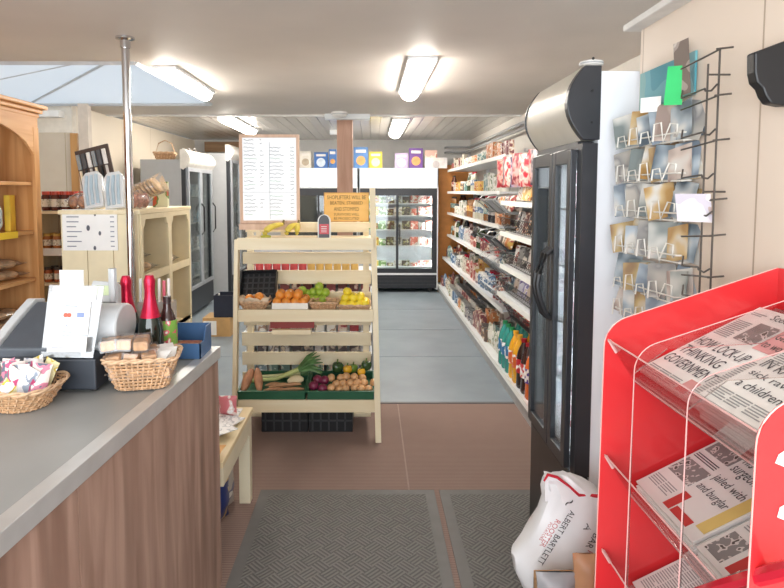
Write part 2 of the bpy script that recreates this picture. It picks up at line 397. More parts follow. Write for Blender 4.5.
# smoke detector + trunking on the ceiling edge
c = onZ(338, 108, ZC)
t = thing('smoke_detector', (c.x, yd-.25, ZC), 'round white smoke detector on the ceiling above the wooden post', 'smoke detector')
MB().lathe([(.085, 0), (.085, -.02), (.07, -.045), (.03, -.06), (.005, -.06)], (c.x, yd-.25, ZC)).build('detector_body', WHITE, t, smooth=True)
MB().lathe([(.087, -.022), (.087, -.028)], (c.x, yd-.25, ZC)).build('vent_ring', GREYM, t)
tag(MB().box(onY(325,110,yd-.05).x, onY(370,110,yd-.05).x, yd-.12, yd-.032, ZC-.06, ZC+.0).build('cable_trunking', METALW, bevel=.004), 'white cable box on the ceiling edge behind the smoke detector', 'trunking')
c = onZ(334, 128, ZC)
tag(MB().box(c.x-.08, c.x+.05, 8.3, 8.4, ZC-.05, ZC+.012).build('junction_box', METALW, bevel=.004), 'small white junction box on the boarded ceiling above the menu board', 'junction box')
# chrome pole
pt = onZ(125, 37, ZC); 
t = thing('chrome_pole', (pt.x, pt.y, 0), 'tall chrome pole rising from behind the counter to the ceiling', 'pole')
MB().tube([(pt.x, pt.y, 0), (pt.x, pt.y, ZC-.02)], .022, 20).build('pole', CHROME, t, smooth=True)
MB().lathe([(.05, 0), (.05, -.012), (.028, -.02), (.028, -.06), (.022, -.06)], (pt.x, pt.y, ZC-.001), 20).build('ceiling_flange', CHROME, t, smooth=True)
sc.view_settings.view_transform = 'Standard'; sc.view_settings.look = 'None'; sc.view_settings.gamma = 1; sc.view_settings.exposure = 1.5
# ================================================================== COUNTER
CT = .95
A = onZ(0, 533, CT); B = onZ(219.5, 347, CT)
dirc = (A - B); A2 = B + dirc * ((B.y + .4) / (B.y - A.y))
CW = wood('counter_laminate', '957667', 'b39585', 'Z', 8, 9, .45, c3='836759')
t = thing('shop_counter', ((A2.x+B.x)/2-.4, (A2.y+B.y)/2, 0), 'shop counter with brown wood-grain front and grey worktop at the left', 'counter')
out = [(B.x-.012, B.y-.012), (-1.55, B.y-.012), (-1.55, A2.y), (A2.x-.012, A2.y)]
tt = (B - A2).normalized(); nn = Vector((tt.y, -tt.x, 0))
S1 = onZ(60, 488, CT-.05)
def along(y): k = (y - A2.y) / (B.y - A2.y); return A2.lerp(B, k)
def slab(y0, y1, z0, z1, off, th):
    p = along(y0); q = along(y1); a = p + nn*off; b = q + nn*off; c = q + nn*(off-th); d = p + nn*(off-th)
    return [(v.x, v.y) for v in (a, b, c, d)]
seam = S1.y
MB().prism(slab(A2.y, seam-.002, 0, 0, -.006, .02), 0, CT-.041).build('side_panel', CW, t)
MB().prism(slab(seam+.002, B.y-.021, 0, 0, -.006, .02), 0, CT-.041).build('side_panel', CW, t)
MB().box(-1.55, B.x-.006, B.y-.02, B.y-.002, 0, CT-.041).build('end_panel', CW, t)
WT = mat('counter_top', 'a2a4a3', .38, var=.05, scale=5)
MB().prism([(B.x-.02, B.y-.004), (-1.55, B.y-.004), (-1.55, A2.y), (A2.x-.02, A2.y)], CT-.04, CT-.001).build('worktop', WT, t)
al = mat('brushed_aluminium', 'cfd0cf', .35, .45, var=.05)
mb = MB(); p = slab(A2.y, B.y, 0, 0, 0, .045)
mb.prism(slab(A2.y, B.y, 0, 0, .004, .04), CT-.002, CT+.003); mb.prism(slab(A2.y, B.y, 0, 0, .004, .014), CT-.042, CT-.002)
mb.build('metal_edge', al, t, bevel=.0015)
mb = MB(); mb.box(-1.55, B.x-.01, B.y-.006, B.y+.003, CT-.042, CT+.002).build('metal_edge', al, t)
# ------------------------------------------------------------------ till
BK2 = mat('till_black', '33363c', .45); TG = mat('till_grey', 'c9ccce', .4, var=.03); TG2 = mat('till_side', '4d535b', .45)
o0 = onZ(45, 398, CT); o1 = onZ(99, 394, CT)
x1 = o1.x - .008; x0 = o0.x; yt = o1.y
t = thing('cash_register', ((x0+x1)/2-.1, yt+.2, CT+.004), 'dark grey cash register with pale curved cover on the counter', 'cash register')
MB().box(x0-.02, x1, yt, yt+.30, CT+.012, CT+.105).build('cash_drawer', mat('drawer_blue_black', '30363f', .45), t, bevel=.005)
mb = MB()
for a in (x0+.02, x1-.02):
    for b in (yt+.03, yt+.27): mb.lathe([(.012, 0), (.012, .009)], (a, b, CT+.004), 10)
mb.build('rubber_foot', BLACK, t)
# body wedge rising to the back; grey side and curved cover
bz = CT+.105
prof = [(yt+.01, bz), (yt+.28, bz), (yt+.28, bz+.12), (yt+.22, bz+.13), (yt+.13, bz+.09), (yt+.01, bz+.03)]
MB(Matrix()).loft([[(x, p[0], p[1]) for p in prof] for x in (x0-.16, x1-.045)]).build('till_body', TG2, t, bevel=.006)
MB().loft([[(x, p[0]+q, p[1]+w_) for p, q, w_ in zip(prof, (0,0,0,.0,0,0), (0,0,.012,.012,.012,.012))] for x in (x0-.19, x0-.162)]).build('side_cheek', TG, t, bevel=.004)
n = 10; cyl = []
cc = (x1-.02, yt+.17, bz+.045)
ring = [(.085*math.cos(2*math.pi*i/20), .07*math.sin(2*math.pi*i/20)) for i in range(20)]
MB().loft([[(cc[0]-.085+dx, cc[1]+a, cc[2]+.02+b*(1-.0*dx)) for a, b in ring] for dx in (0, .03, .115, .13)]).build('receipt_cover', TG, t, bevel=.006, smooth=True)
# sweeping pale front edge over the keyboard
p_ = [onY(-30, 362, yt+.02), onY(0, 351, yt+.04), onY(20, 343, yt+.06), onY(45, 338, yt+.08), onY(85, 340, yt+.09), onY(103, 350, yt+.10)]
MB().tube(p_, [.010, .011, .012, .013, .012, .009], 8).build('cover_edge', TG, t, smooth=True)
kb = MB(); kx0 = onY(-20, 350, yt+.1).x; kx1 = onY(42, 350, yt+.1).x
kb.box(kx0, kx1, yt+.05, yt+.3, bz-.02, bz+.02)
for i in range(7):
    for j in range(3): kb.box(kx0+.02+i*.026, kx0+.04+i*.026, yt+.07+j*.05, yt+.1+j*.05, bz+.02, bz+.03)
kb.build('keypad', BK2, t)
# customer display on a stalk
MB().tube([(x1-.06, yt+.27, bz+.1), (x1-.06, yt+.27, CT+.34)], .014, 8).build('display_stalk', TG, t)
M = frame(onY(88, 304, yt+.26), (1, 0, 0), (0, .5, 1))
w_ = onY(118, 300, yt+.26).x - onY(88, 300, yt+.26).x
MB(M).prism([(-.01, 0), (w_, .0), (w_-.014, .078), (.0, .085)], -.035, 0).build('customer_display', TG, t, bevel=.005)
MB(M).box(.012, w_-.028, .03, .064, .0005, .004).build('display_screen', mat('lcd', 'd8e6bb', .25, var=.02), t, label='pale green screen')
# acrylic notice holder in front of the till (a thing of its own, resting on the drawer)
Yn = yt + .012
h = thing('sign_holder', (onY(70, 358, Yn).x, Yn, CT+.106), 'clear acrylic card-payment sign holder leaning on the cash register', 'sign holder')
q0 = onY(41, 357, Yn-.004); q1 = onY(93, 358, Yn-.004); q2 = onY(99, 287, Yn+.05); q3 = onY(44, 285, Yn+.05)
M = frame(q0, q1-q0, q3-q0); wq = (q1-q0).length; hq = (q3-q0).length
MB(M).prism([(0, 0), (wq, 0), (wq*1.08, hq), (.0, hq)], -.002, .002).build('acrylic_plate', clear('hazy_acrylic', 'e8eaec', .10, .1, .16), h)
MB(M).box(wq*.22, wq*.86, hq*.32, hq*.78, .003, .005).build('notice', PAPER, h)
MB(M).box(wq*.1, wq*.95, hq*.80, hq*.98, .003, .0045).build('notice', PAPER, h)
cm = MB(M); cm.lathe([(.007, 0), (.007, .001)], (wq*.40, hq*.58, .0052), 14); cm.lathe([(.007, 0), (.007, .001)], (wq*.47, hq*.58, .0052), 14)
cm.build('card_logo', mat('logo_red', 'd8604a', .5), h)
cm = MB(M); cm.box(wq*.62, wq*.76, hq*.55, hq*.62, .0052, .006); cm.text('X', .014, .014, frame((wq*.40, hq*.40, .0055), (1,0,0), (0,1,0)))
cm.box(wq*.38, wq*.62, hq*.7, hq*.715, .0052, .006); cm.box(wq*.38, wq*.56, hq*.34, hq*.355, .0052, .006)
cm.build('card_logo', mat('logo_blue', '7f8fb8', .5), h)
M2 = frame(onY(47, 352, Yn-.018), (1, 0, 0), (0, .25, 1)); wn = onY(86, 350, Yn-.018).x - onY(47, 350, Yn-.018).x
MB(M2).box(0, wn, 0, .044, .0, .002).build('handwritten_label', PAPER, h)
cm = MB(M2); cm.text('CARD PAYMENTS', wn*.86, .010, frame((wn*.08, .025, .0025), (1,0,0), (0,1,0)))
cm.text('MINIMUM £5.00', wn*.74, .009, frame((wn*.12, .008, .0025), (1,0,0), (0,1,0))); cm.build('lettering', mat('pen_blue', '56608a', .6), h)
# small white card standing at the top of the till
Yc = yt+.42; a = onY(60, 290, Yc); b = onY(84, 290, Yc)
c_ = thing('card_stand', (a.x+.03, Yc, CT), 'small white card standing up behind the till sign', 'card')
MB().box(a.x, b.x, Yc, Yc+.003, onY(60, 288, Yc).z, onY(60, 270, Yc).z).build('card', PAPER, c_)
MB().box((a.x+b.x)/2-.01, (a.x+b.x)/2+.01, Yc+.003, Yc+.012, CT, onY(60, 275, Yc).z).build('support', TG2, c_)
tag(MB().ball((onY(104, 274, Yc).x, Yc+.08, onY(104, 274, Yc).z-.2), .03, 1.6, .8, 1, 10).build('round_tin', mat('dark_red', 'a3262a', .35), smooth=True), 'dark red round tin behind the customer display', 'tin') if False else None
# ------------------------------------------------------------------ wicker
WICK = mat('wicker', 'c69c74', .6, var=.18, scale=60); WICKL = mat('wicker_pale', 'd8b491', .6, var=.15, scale=60)
def rrect(w, d, r, n=6):
    pts = []
    for cx_, cy_, a0 in ((w/2-r, d/2-r, 0), (-w/2+r, d/2-r, 90), (-w/2+r, -d/2+r, 180), (w/2-r, -d/2+r, 270)):
        for k in range(n+1):
            a = R(a0 + 90*k/n); pts.append((cx_ + r*math.cos(a), cy_ + r*math.sin(a)))
    return pts
def resample(pts, n):
    L = [0]
    for a, b in zip(pts, pts[1:]+pts[:1]): L.append(L[-1] + math.dist(a, b))
    out = []
    for k in range(n):
        s = L[-1]*k/n
        for i in range(len(pts)):
            if L[i+1] >= s:
                f = (s-L[i])/max(L[i+1]-L[i], 1e-9); a = pts[i]; b = pts[(i+1) % len(pts)]
                out.append((a[0]+(b[0]-a[0])*f, a[1]+(b[1]-a[1])*f)); break
    return out
def wicker(t, w0, d0, w1, d1, hh, rows=9, N=44, rad=.0032, r=.03, gap=None):
    """woven tapering basket standing at the thing's origin"""
    o = ORG[t.name]; mb = MB(Matrix.Translation(o))
    for k in range(rows):
        f = (k+.5)/rows; w = w0+(w1-w0)*f; d = d0+(d1-d0)*f
        if gap and gap[0] < f < gap[1]: continue
        P = resample(rrect(w, d, min(r, d/2-.001)), N); cc = []
        for i, (x, y) in enumerate(P):
            s = 1 + (rad*1.1/(w/2))*(1 if (i+k) % 2 else -1); cc.append((x*s, y*s, hh*f+rad))
        mb.tube(cc, rad, 5, True)
    mb.build('weave', WICK, t, smooth=True, weld=False)
    mb = MB(Matrix.Translation(o))
    P0 = resample(rrect(w0, d0, min(r, d0/2-.001)), N); P1 = resample(rrect(w1, d1, min(r, d1/2-.001)), N)
    for i in range(N): mb.tube([(P0[i][0], P0[i][1], .002), (P1[i][0], P1[i][1], hh)], rad*.8, 4)
    mb.build('stakes', WICKL, t, weld=False)
    mb = MB(Matrix.Translation(o)); P = resample(rrect(w1+.004, d1+.004, r), N*2)
    for ph in (0, math.pi):
        mb.tube([(x*(1+.004/w1*math.cos(i*.8+ph)*2), y*(1+.004/w1*math.cos(i*.8+ph)*2), hh+rad*1.2*math.sin(i*.8+ph)+rad) for i, (x, y) in enumerate(P)], rad*1.2, 5, True)
    mb.build('rim', WICKL, t, smooth=True, weld=False)
    MB(Matrix.Translation(o)).prism(rrect(w0-.004, d0-.004, min(r, d0/2-.003)), .001, .005).build('base', WICK, t)
# wicker basket of wrapped squares
bc = onZ(140, 388, CT+.0); bx, by = bc.x+.004, bc.y+.022
t = thing('wicker_basket', (bx, by, CT+.004), 'rectangular wicker basket of wrapped biscuits on the counter edge', 'basket', None)
wicker(t, .145, .115, .208, .155, .092, 9, 40, .0034)
t.rotation_euler = (0, 0, R(12))
BISC = mat('biscuit', 'd9a878', .7, var=.2, scale=40)
def bisc():
    t = thing('wrapped_biscuit', (0, 0, 0), 'square beige biscuit pack in clear wrap heaped in the rectangular wicker basket', 'biscuit', 'wrapped biscuits in the wicker basket')
    MB().box(-.021, .021, -.021, .021, .003, .033).build('biscuit', BISC, t, bevel=.006)
    mb = MB(); mb.box(-.024, .024, -.024, .024, .0, .036); mb.prism([(-.036, -.012), (-.024, -.002), (-.024, .002), (-.036, .012)], .012, .014)
    mb.build('wrapper', FILM, t); return t
b0 = bisc(); spots = []
for L_, (nx, ny) in enumerate(((4, 3), (3, 3), (3, 2))):
    for i in range(nx):
        for j in range(ny): spots.append(((i-(nx-1)/2)*.045 + random.uniform(-.005, .005) - .022*L_, (j-(ny-1)/2)*.042, .035+L_*.038))
for k, (dx, dy, dz) in enumerate(spots):
    a = R(12); x = bx + dx*math.cos(a) - dy*math.sin(a); y = by + dx*math.sin(a) + dy*math.cos(a)
    rt = (random.uniform(-.18, .18), random.uniform(-.18, .18), a + random.uniform(-.3, .3))
    if k == 0: b0.location = (x, y, CT+.008+dz); b0.rotation_euler = rt
    else: dup(b0, (x, y, CT+.008+dz), rot=rt)
for k, (dx, dy) in enumerate(((.05, -.045), (.075, -.01), (.07, .04))):
    mb = MB(Matrix.Translation((bx+dx, by+dy, CT+.075)) @ Matrix.Rotation(.5*k-.3, 4, 'Z') @ Matrix.Rotation(-.9, 4, 'X')); mb.pillow(.055, .06, .016, wr=.002)
    tag(mb.build('white_packet', mat('white_wrap', 'eceae6', .3), smooth=True), 'crumpled white wrapped packet at the right end of the rectangular wicker basket', 'packet', 'white packets in the wicker basket')
# small basket bottom left
sc_ = onZ(12, 413, CT); sx_, sy_ = sc_.x, sc_.y+.055
t = thing('small_basket', (sx_, sy_, CT), 'round wicker basket of cellophane sweet packets at the left edge of the counter', 'basket')
wicker(t, .13, .13, .195, .195, .062, 8, 30, .0032, .064)
cols = [('e7d9d4', 'c4527c', '7a7f8c'), ('efe6df', 'd78aa2', '6b7484'), ('d9d9dc', '8e98a8', 'b7446e'), ('e8dfb0', 'd9c04e', 'ffffff')]
for k in range(13):
    a = k*2.4; rr = .02+.055*((k*7) % 13)/13
    M = Matrix.Translation((sx_+rr*math.cos(a), sy_+rr*math.sin(a)*.8, CT+.035)) @ Matrix.Rotation(random.uniform(-.5, .5), 4, 'Z') @ Matrix.Rotation(random.uniform(-.35, .15), 4, 'X') @ Matrix.Rotation(random.uniform(-.4, .6), 4, 'Y')
    mb = MB(M); mb.pillow(.05, .09, .018, wr=.0015)
    cc_ = cols[k % 4]; tag(mb.build('sweet_packet', pack(cc_[0], cc_[1], cc_[2], 14), smooth=True), 'pink and white cellophane sweet packet standing in the round wicker basket', 'packet', 'sweet packets in the round basket')
# ------------------------------------------------------------------ bottles on the counter
def bottle_at(px, ytop, Y, r, zt, prof, glass, label, cat='bottle', foil=None, foil_from=.62, lab=None, labz=(.12, .4), cap=None, name='wine_bottle'):
    x = onY(px, 300, Y).x; hh = zt - CT - .003
    t = thing(name, (x, Y, CT+.003), label, cat)
    MB().lathe([(r*a, hh*b) for a, b in prof], (x, Y, CT+.003), 20).build('glass_body', glass, t, smooth=True)
    pr = lambda f: max(.2, next((prof[i][0] + (prof[i+1][0]-prof[i][0])*(f-prof[i][1])/(prof[i+1][1]-prof[i][1]+1e-9) for i in range(len(prof)-1) if prof[i][1] <= f <= prof[i+1][1]), .3))
    if foil:
        fs = [foil_from + (1.0-foil_from)*k/8 for k in range(9)]
        pp = [(r*pr(f)+.0015, hh*f) for f in fs]
        pp[-1] = (r*.30, hh*1.004); pp.append((.002, hh*1.008))
        MB().lathe(pp, (x, Y, CT+.003), 20).build('foil', foil, t, smooth=True)
    if lab:
        MB().lathe([(r*.5, hh*labz[0]), (r+.001, hh*labz[0]), (r+.001, hh*labz[1]), (r*.5, hh*labz[1])], (x, Y, CT+.003), 20).build('label', lab, t, smooth=True)
    if cap:
        MB().lathe([(r*.42, hh*.9), (r*.42, hh*1.01), (.002, hh*1.012)], (x, Y, CT+.003), 14).build('cap', cap, t, smooth=True)
    return t
DG = mat('dark_green_glass', '18231c', .08, coat=.5); FOIL = mat('red_foil', 'c81e42', .28, .55, bump=.15, scale=40)
champ = [(.9, 0), (1, .03), (1, .42), (.92, .5), (.6, .63), (.42, .74), (.36, .86), (.40, .89), (.42, .95), (.34, .97), (.30, 1)]
bottle_at(150, 276, 1.96, .042, onY(150, 275.5, 1.96).z, champ, DG, 'sparkling wine bottle with red foil neck, the nearer and right of the pair', foil=FOIL, foil_from=.56, lab=mat('cream_label', 'cfc9b8', .5), labz=(.06, .2))
bottle_at(126.5, 276, 2.09, .043, onY(126, 276, 2.09).z, champ, DG, 'sparkling wine bottle with red foil neck, the left one next to the green-capped bottle', foil=FOIL, foil_from=.56, lab=mat('gold_red_label', 'c7553e', .5), labz=(.1, .3))
spir = [(.9, 0), (1, .03), (1, .55), (.85, .64), (.42, .74), (.36, .88), (.4, .9), (.4, 1)]
bottle_at(117, 284, 2.19, .042, onY(117, 283, 2.19).z, spir, mat('amber_glass', 'a58a58', .08, coat=.5), 'clear amber spirit bottle with green cap beside the left red-foil bottle', foil=mat('green_cap', '3f6a58', .35), foil_from=.8, lab=mat('amber_label', 'cbb98e', .5), labz=(.15, .5), name='spirit_bottle')
bottle_at(102, 300, 2.10, .038, onY(102, 298, 2.10).z, spir, mat('rum_glass', '7a3a2c', .1, coat=.5), 'short red-brown bottle half hidden behind the customer display', lab=mat('rum_label', 'd9c9b0', .5), cap=BLACK, name='spirit_bottle')
bottle_at(167, 300, 2.03, .032, onY(167, 297, 2.03).z, [(.9, 0), (1, .04), (1, .62), (.8, .72), (.42, .84), (.4, 1)], mat('brown_glass', '3c2320', .1, coat=.4), 'dark cider bottle with green and pink label beside the red-foil bottles', lab=pack('7fae4a', 'e06a78', 'f3efe2', 22), labz=(.06, .66), cap=mat('dark_cap', '3a2a2a', .4), name='cider_bottle')
# clear tubes of sweets behind
Yq = 2.18
t = thing('sweet_tube_rack', (onY(155, 300, Yq).x, Yq, CT+.003), 'clear rack of white, green and pink sweet tubes behind the wine bottles', 'display rack')
MB().box(onY(138, 300, Yq).x, onY(172, 300, Yq).x, Yq-.01, Yq+.05, CT+.003, onY(150, 302, Yq).z).build('rack_body', clear('rack_clear', 'f2f2f0', .15, .1, .3), t)
for k, c in enumerate(('dfe6e4', 'c9d8d6', 'e9e9e4', '7cae6c', 'e2e0d8', 'd65a72', 'f0e9e4')):
    x = onY(140+k*4.7, 300, Yq).x
    MB().tube([(x, Yq, CT+.02), (x, Yq+.01, onY(150, 279+(k % 2)*2, Yq).z)], .006, 8).build('tube', mat('tube_'+c, c, .3), t)
# blue card tray on the counter end
p = onZ(178, 352, CT); q = onZ(214, 349, CT)
t = thing('blue_tray', ((p.x+q.x)/2, p.y+.02, CT+.003), 'blue cardboard tray with sloping sides at the far end of the counter', 'tray')
BL = mat('blue_card', '3c6390', .5); BI = mat('brown_card', 'b58a66', .7)
w_ = .115; y0 = 2.075; y1 = B.y-.03; z0 = CT+.003; xx = B.x-.158
mb = MB(); mb.box(xx, xx+w_+.02, y0, y0+.004, z0, z0+.055); mb.box(xx, xx+w_+.02, y1-.004, y1, z0, z0+.10)
for x in (xx, xx+w_+.016):
    mb.loft([[(x+d, y0, z0), (x+d, y0, z0+.055), (x+d, y0+.05, z0+.055), (x+d, y0+.08, z0+.10), (x+d, y1, z0+.10), (x+d, y1, z0)] for d in (0, .004)])
mb.build('tray_walls', BL, t); MB().box(xx+.004, xx+w_+.016, y0+.004, y1-.004, z0, z0+.01).build('tray_floor', BI, t)
tag(MB().box(xx+.02, xx+w_-.005, y0+.03, y1-.03, z0+.0105, z0+.04).build('bar_pack', pack('d58a5a', 'b55a3c', 'e8c49a', 20), bevel=.004), 'orange-brown bar pack lying in the blue tray', 'packet')

# ================================================================== FRUIT STAND
t = thing('fruit_stand', (onY(305, 400, 3.75).x, 3.75, 0), 'pale pine fruit and vegetable stand with slatted back in the middle of the shop', 'display stand')
YF, YK = 3.62, 4.0
def X_(px, Y): return onY(px, 300, Y).x
def Z_(py, Y): return onY(370, py, Y).z
def fas(y0, y1, a, b): MB().box(X_(a, YF), X_(b, YF), YF, YF+.022, Z_(y1, YF), Z_(y0, YF)).build('shelf_fascia', PINE, t, bevel=.002)
fas(238, 250, 238, 373.5); fas(310, 322, 236, 373.5); fas(400, 412.5, 234.5, 375)
zt1, zt2, zt3 = Z_(238, YF)-.012, Z_(310, YF)-.014, Z_(400, YF)-.014
for z in (zt1, zt2, zt3): MB().box(X_(238, YF)+.01, X_(373, YF)-.01, YF+.022, YK-.002, z-.012, z).build('shelf_board', PINE, t)
# legs
def leg(pa, pb, w, d):
    pa = Vector(pa); pb = Vector(pb)
    MB().loft([[(c.x, c.y, c.z), (c.x+w, c.y, c.z), (c.x+w, c.y+d, c.z), (c.x, c.y+d, c.z)] for c in (pa, pb)]).build('leg', PINEZ, t, bevel=.002)
yl = onZ(378, 443, 0).y
leg((onZ(375.5, 443, 0).x, yl, 0), (X_(369.5, YF+.1), YF+.1, Z_(188, YF+.1)), .036, .06)
leg((onZ(233, 440, 0).x, yl, 0), (X_(235, YF+.02), YF+.02, Z_(240, YF)), .026, .06)
leg((X_(246, YK), YK, 0), (X_(248, YK), YK, Z_(222, YK)), .04, .04); leg((X_(366, YK)-.02, YK, 0), (X_(366, YK)-.02, YK, Z_(205, YK)), .04, .04)
for a, b, c_, d in ((222, 232, 247, 368), (252, 263.5, 244, 371), (270, 283.5, 244, 371), (291.5, 308, 244, 371), (318, 324.5, 244, 371), (332, 345, 242, 371), (351.5, 364, 242, 371), (371.5, 392, 242, 371), (412, 428, 246, 371)):
    MB().box(X_(c_, YK), X_(d, YK), YK-.02, YK-.001, Z_(b, YK), Z_(a, YK)).build('back_slat', PINE, t, bevel=.002)
MB().box(X_(300, YK-.04), X_(371, YK-.04), YK-.06, YK-.03, Z_(228, YK-.04), Z_(222.5, YK-.04)).build('sign_ledge', PINE, t)
for z0, z1 in ((zt3-.03, zt2), (zt2, zt1)):
    for xx_ in (X_(238.5, YF), X_(371.5, YF)):
        pass
# under-shelf ticket ledge
t2 = MB().box(X_(270, YF+.03), X_(314, YF+.03), YF+.024, YF+.05, Z_(329, YF), Z_(322.6, YF)); t2.build('ticket_box', mat('ticket_red', '8d3a36', .6), t, label='dark red strip')
MB().box(X_(272, YF), X_(311, YF), YF-.02, YF+.024, Z_(334, YF), Z_(329.4, YF)).build('ticket_ledge', PINE, t, bevel=.002)
# whiteboard menu in wooden frame
YW = 3.9; x0, x1 = X_(241.5, YW), X_(300.5, YW); z0, z1 = Z_(223.5, YW), Z_(134.5, YW)
t = thing('menu_board', ((x0+x1)/2, YW, z0), 'large whiteboard menu with handwritten list in a wooden frame on the fruit stand', 'whiteboard')
FR = wood('board_frame', 'c9a58c', 'dbbca4', 'Z'); fw = .02
MB().box(x0+fw, x1-fw, YW, YW+.01, z0+fw, z1-fw).build('board_face', mat('whiteboard', 'f0f3f6', .15, var=.02), t)
for nm, bx_ in (('f', (x0, x0+fw, z0, z1)), ('f', (x1-fw, x1, z0, z1)), ('f', (x0+fw, x1-fw, z1-fw, z1)), ('f', (x0+fw, x1-fw, z0, z0+fw))):
    MB().box(bx_[0], bx_[1], YW-.008, YW+.014, bx_[2], bx_[3]).build('frame_side', FR, t, bevel=.002)
MB().box(x0-.002, x1+.002, YW-.03, YW+.018, z0-.04, z0-.001).build('pen_ledge', FR, t)
MB().box(x0+.1, x0+.13, YW+.015, YW+.04, zt1, z1-.1).build('support_batten', PINEZ, t); MB().box(x1-.13, x1-.1, YW+.015, YW+.04, zt1, z1-.1).build('support_batten', PINEZ, t)
def scribble(mb, x, z, w, h, Y):
    pts = []; n = max(4, int(w/.006))
    for i in range(n+1): pts.append((x + w*i/n, Y, z + h*random.uniform(-.5, .5)))
    mb.tube(pts, .0017, 3)
mb = MB(); mg = MB(); yy = YW-.001; rows = 21
for k in range(rows):
    z = z1-.035-k*(z1-z0-.07)/rows
    if k == 14: continue
    for cx_, ww in ((x0+.03, random.uniform(.05, .09)), (x0+.135, random.uniform(.0, .03)), (x0+.20, random.uniform(.06, .1)), (x1-.06, .025)):
        if cx_ + ww > x1-.03: ww = x1-.03-cx_
        if ww > .01 and not (k < 2 and cx_ > x0+.19): scribble(mb if random.random() < .8 else mg, cx_, z, ww, .011, yy)
zl = z1-.035-14*(z1-z0-.07)/rows; mb.box(x0+.02, x1-.02, yy-.001, yy, zl, zl+.002); mb.box((x0+x1)/2, (x0+x1)/2+.002, yy-.001, yy, z0+.03, z1-.05)
mb.build('handwriting', mat('marker_grey', '5a5f6c', .6), t, weld=False, label='grey marker handwriting'); mg.build('handwriting', mat('marker_green', '7aa08a', .6), t, weld=False, label='green marker handwriting')
# yellow warning sign
YY = YK-.05; x0, x1 = X_(324.5, YY), X_(369, YY); z0, z1 = Z_(222, YY)+.002, Z_(192.5, YY)
t = thing('warning_sign', ((x0+x1)/2, YY, z0), 'yellow wooden sign warning shoplifters, on the top ledge of the fruit stand', 'sign')
MB().box(x0, x1, YY, YY+.012, z0, z1).build('sign_board', wood('yellow_wood', 'e3ad52', 'efc06a', 'X', 5, 8), t)
mb = MB(); wt = x1-x0; ht = z1-z0
for k, (s, hh) in enumerate((('SHOPLIFTERS WILL BE', .13), ('BEATEN, STABBED', .13), ('AND STOMPED', .13), ('SURVIVORS WILL', .085), ('BE PROSECUTED', .085))):
    ww = wt*(.86, .72, .56, .56, .56)[k]; zz = z1 - ht*(.23, .43, .63, .79, .93)[k]
    mb.text(s, ww, ht*hh, frame(((x0+x1)/2-ww/2, YY-.0012, zz), (1, 0, 0), (0, 0, 1)))
mb.build('lettering', mat('burnt_brown', '6e4c1e', .7), t)
mb = MB(); 
for a in ((x0, x1, z0, z0+.006), (x0, x1, z1-.006, z1), (x0, x0+.006, z0, z1), (x1-.006, x1, z0, z1)): mb.box(a[0], a[1], YY-.003, YY, a[2], a[3])
mb.build('border', wood('yellow_edge', 'c8923e', 'd9a650', 'X'), t)
# can-shaped sign
YQ = YF+.03; xc_ = X_(324.5, YQ); zb = zt1; hh = Z_(214.5, YQ)-zb; w_ = X_(331, YQ)-X_(318, YQ)
t = thing('can_stand_up', (xc_, YQ, zb), 'small upright can-shaped sign, red with black top, on the top shelf of the fruit stand', 'sign')
def cap_poly(w, h, n=10): return [(-w/2, 0), (w/2, 0), (w/2, h-w/2)] + [(w/2*math.cos(math.pi*i/n), h-w/2+w/2*math.sin(math.pi*i/n)) for i in range(1, n)] + [(-w/2, h-w/2)]
M = frame((xc_, YQ, zb), (1, 0, 0), (0, 0, 1))
MB(M).prism(cap_poly(w_, hh), -.012, 0).build('white_back', WHITE, t)
MB(M).prism([(x*.8, y*.96+.003) for x, y in cap_poly(w_, hh)], .0005, .003).build('black_print', mat('print_black', '3a3438', .4), t)
MB(M).box(-w_*.36, w_*.36, hh*.22, hh*.62, .0035, .005).build('red_print', mat('print_red', 'c93a42', .4), t)
mb = MB(M)
for k in range(4): mb.box(-w_*.22, w_*.2, hh*(.3+.07*k), hh*(.32+.07*k), .0052, .006)
mb.build('print_lines', WHITE, t)
# bananas
BAN = mat('banana_skin', 'd8c24e', .5, var=.1, scale=20); BANG = mat('banana_green', 'b7b84a', .5, var=.1, scale=20)
def banana(cx_, Y, spread, n, label, L=.17, m=BAN):
    z = zt1+.004; top = Vector((cx_, Y, z+.085))
    t = thing('banana_bunch', (cx_, Y, z-.004), label, 'bananas')
    MB().tube([top+Vector((0, 0, .0)), top+Vector((.004, 0, .028))], [.010, .006], 6).build('stem', mat('banana_stem', '7a6a38', .7), t)
    for k in range(n):
        a = spread[0] + (spread[1]-spread[0])*k/max(1, n-1); d = Vector((math.cos(a), -.35+.1*(k % 2), 0)).normalized()
        pts = []; rr = []
        for i in range(9):
            f = i/8; ang = f*1.5
            p = top + d*(L*.62*math.sin(ang)) + Vector((0, -.012*(k % 3), 0)) - Vector((0, 0, .068*(1-math.cos(ang))))
            pts.append(p); rr.append(.005 + .0125*math.sin(math.pi*min(1, f*.9+.08))**.6 if i < 8 else .004)
        MB().tube(pts, rr, 8).build('banana', m, t, smooth=True)
banana(X_(284, YF+.14), YF+.14, (math.pi*1.02, math.pi*1.35), 3, 'loose bunch of bananas spread out below the left of the menu board', .2)
banana(X_(299, YF+.12), YF+.12, (math.pi*1.05, math.pi*1.5), 4, 'upright bunch of bananas below the right corner of the menu board', .13)
tag(MB().tube([(X_(262, YF+.1), YF+.1, zt1+.012), (X_(266, YF+.1), YF+.09, zt1+.016), (X_(272, YF+.1), YF+.09, zt1+.014)], [.006, .014, .006], 8).build('banana', BANG, smooth=True), 'single short banana lying at the left of the bunches', 'banana')
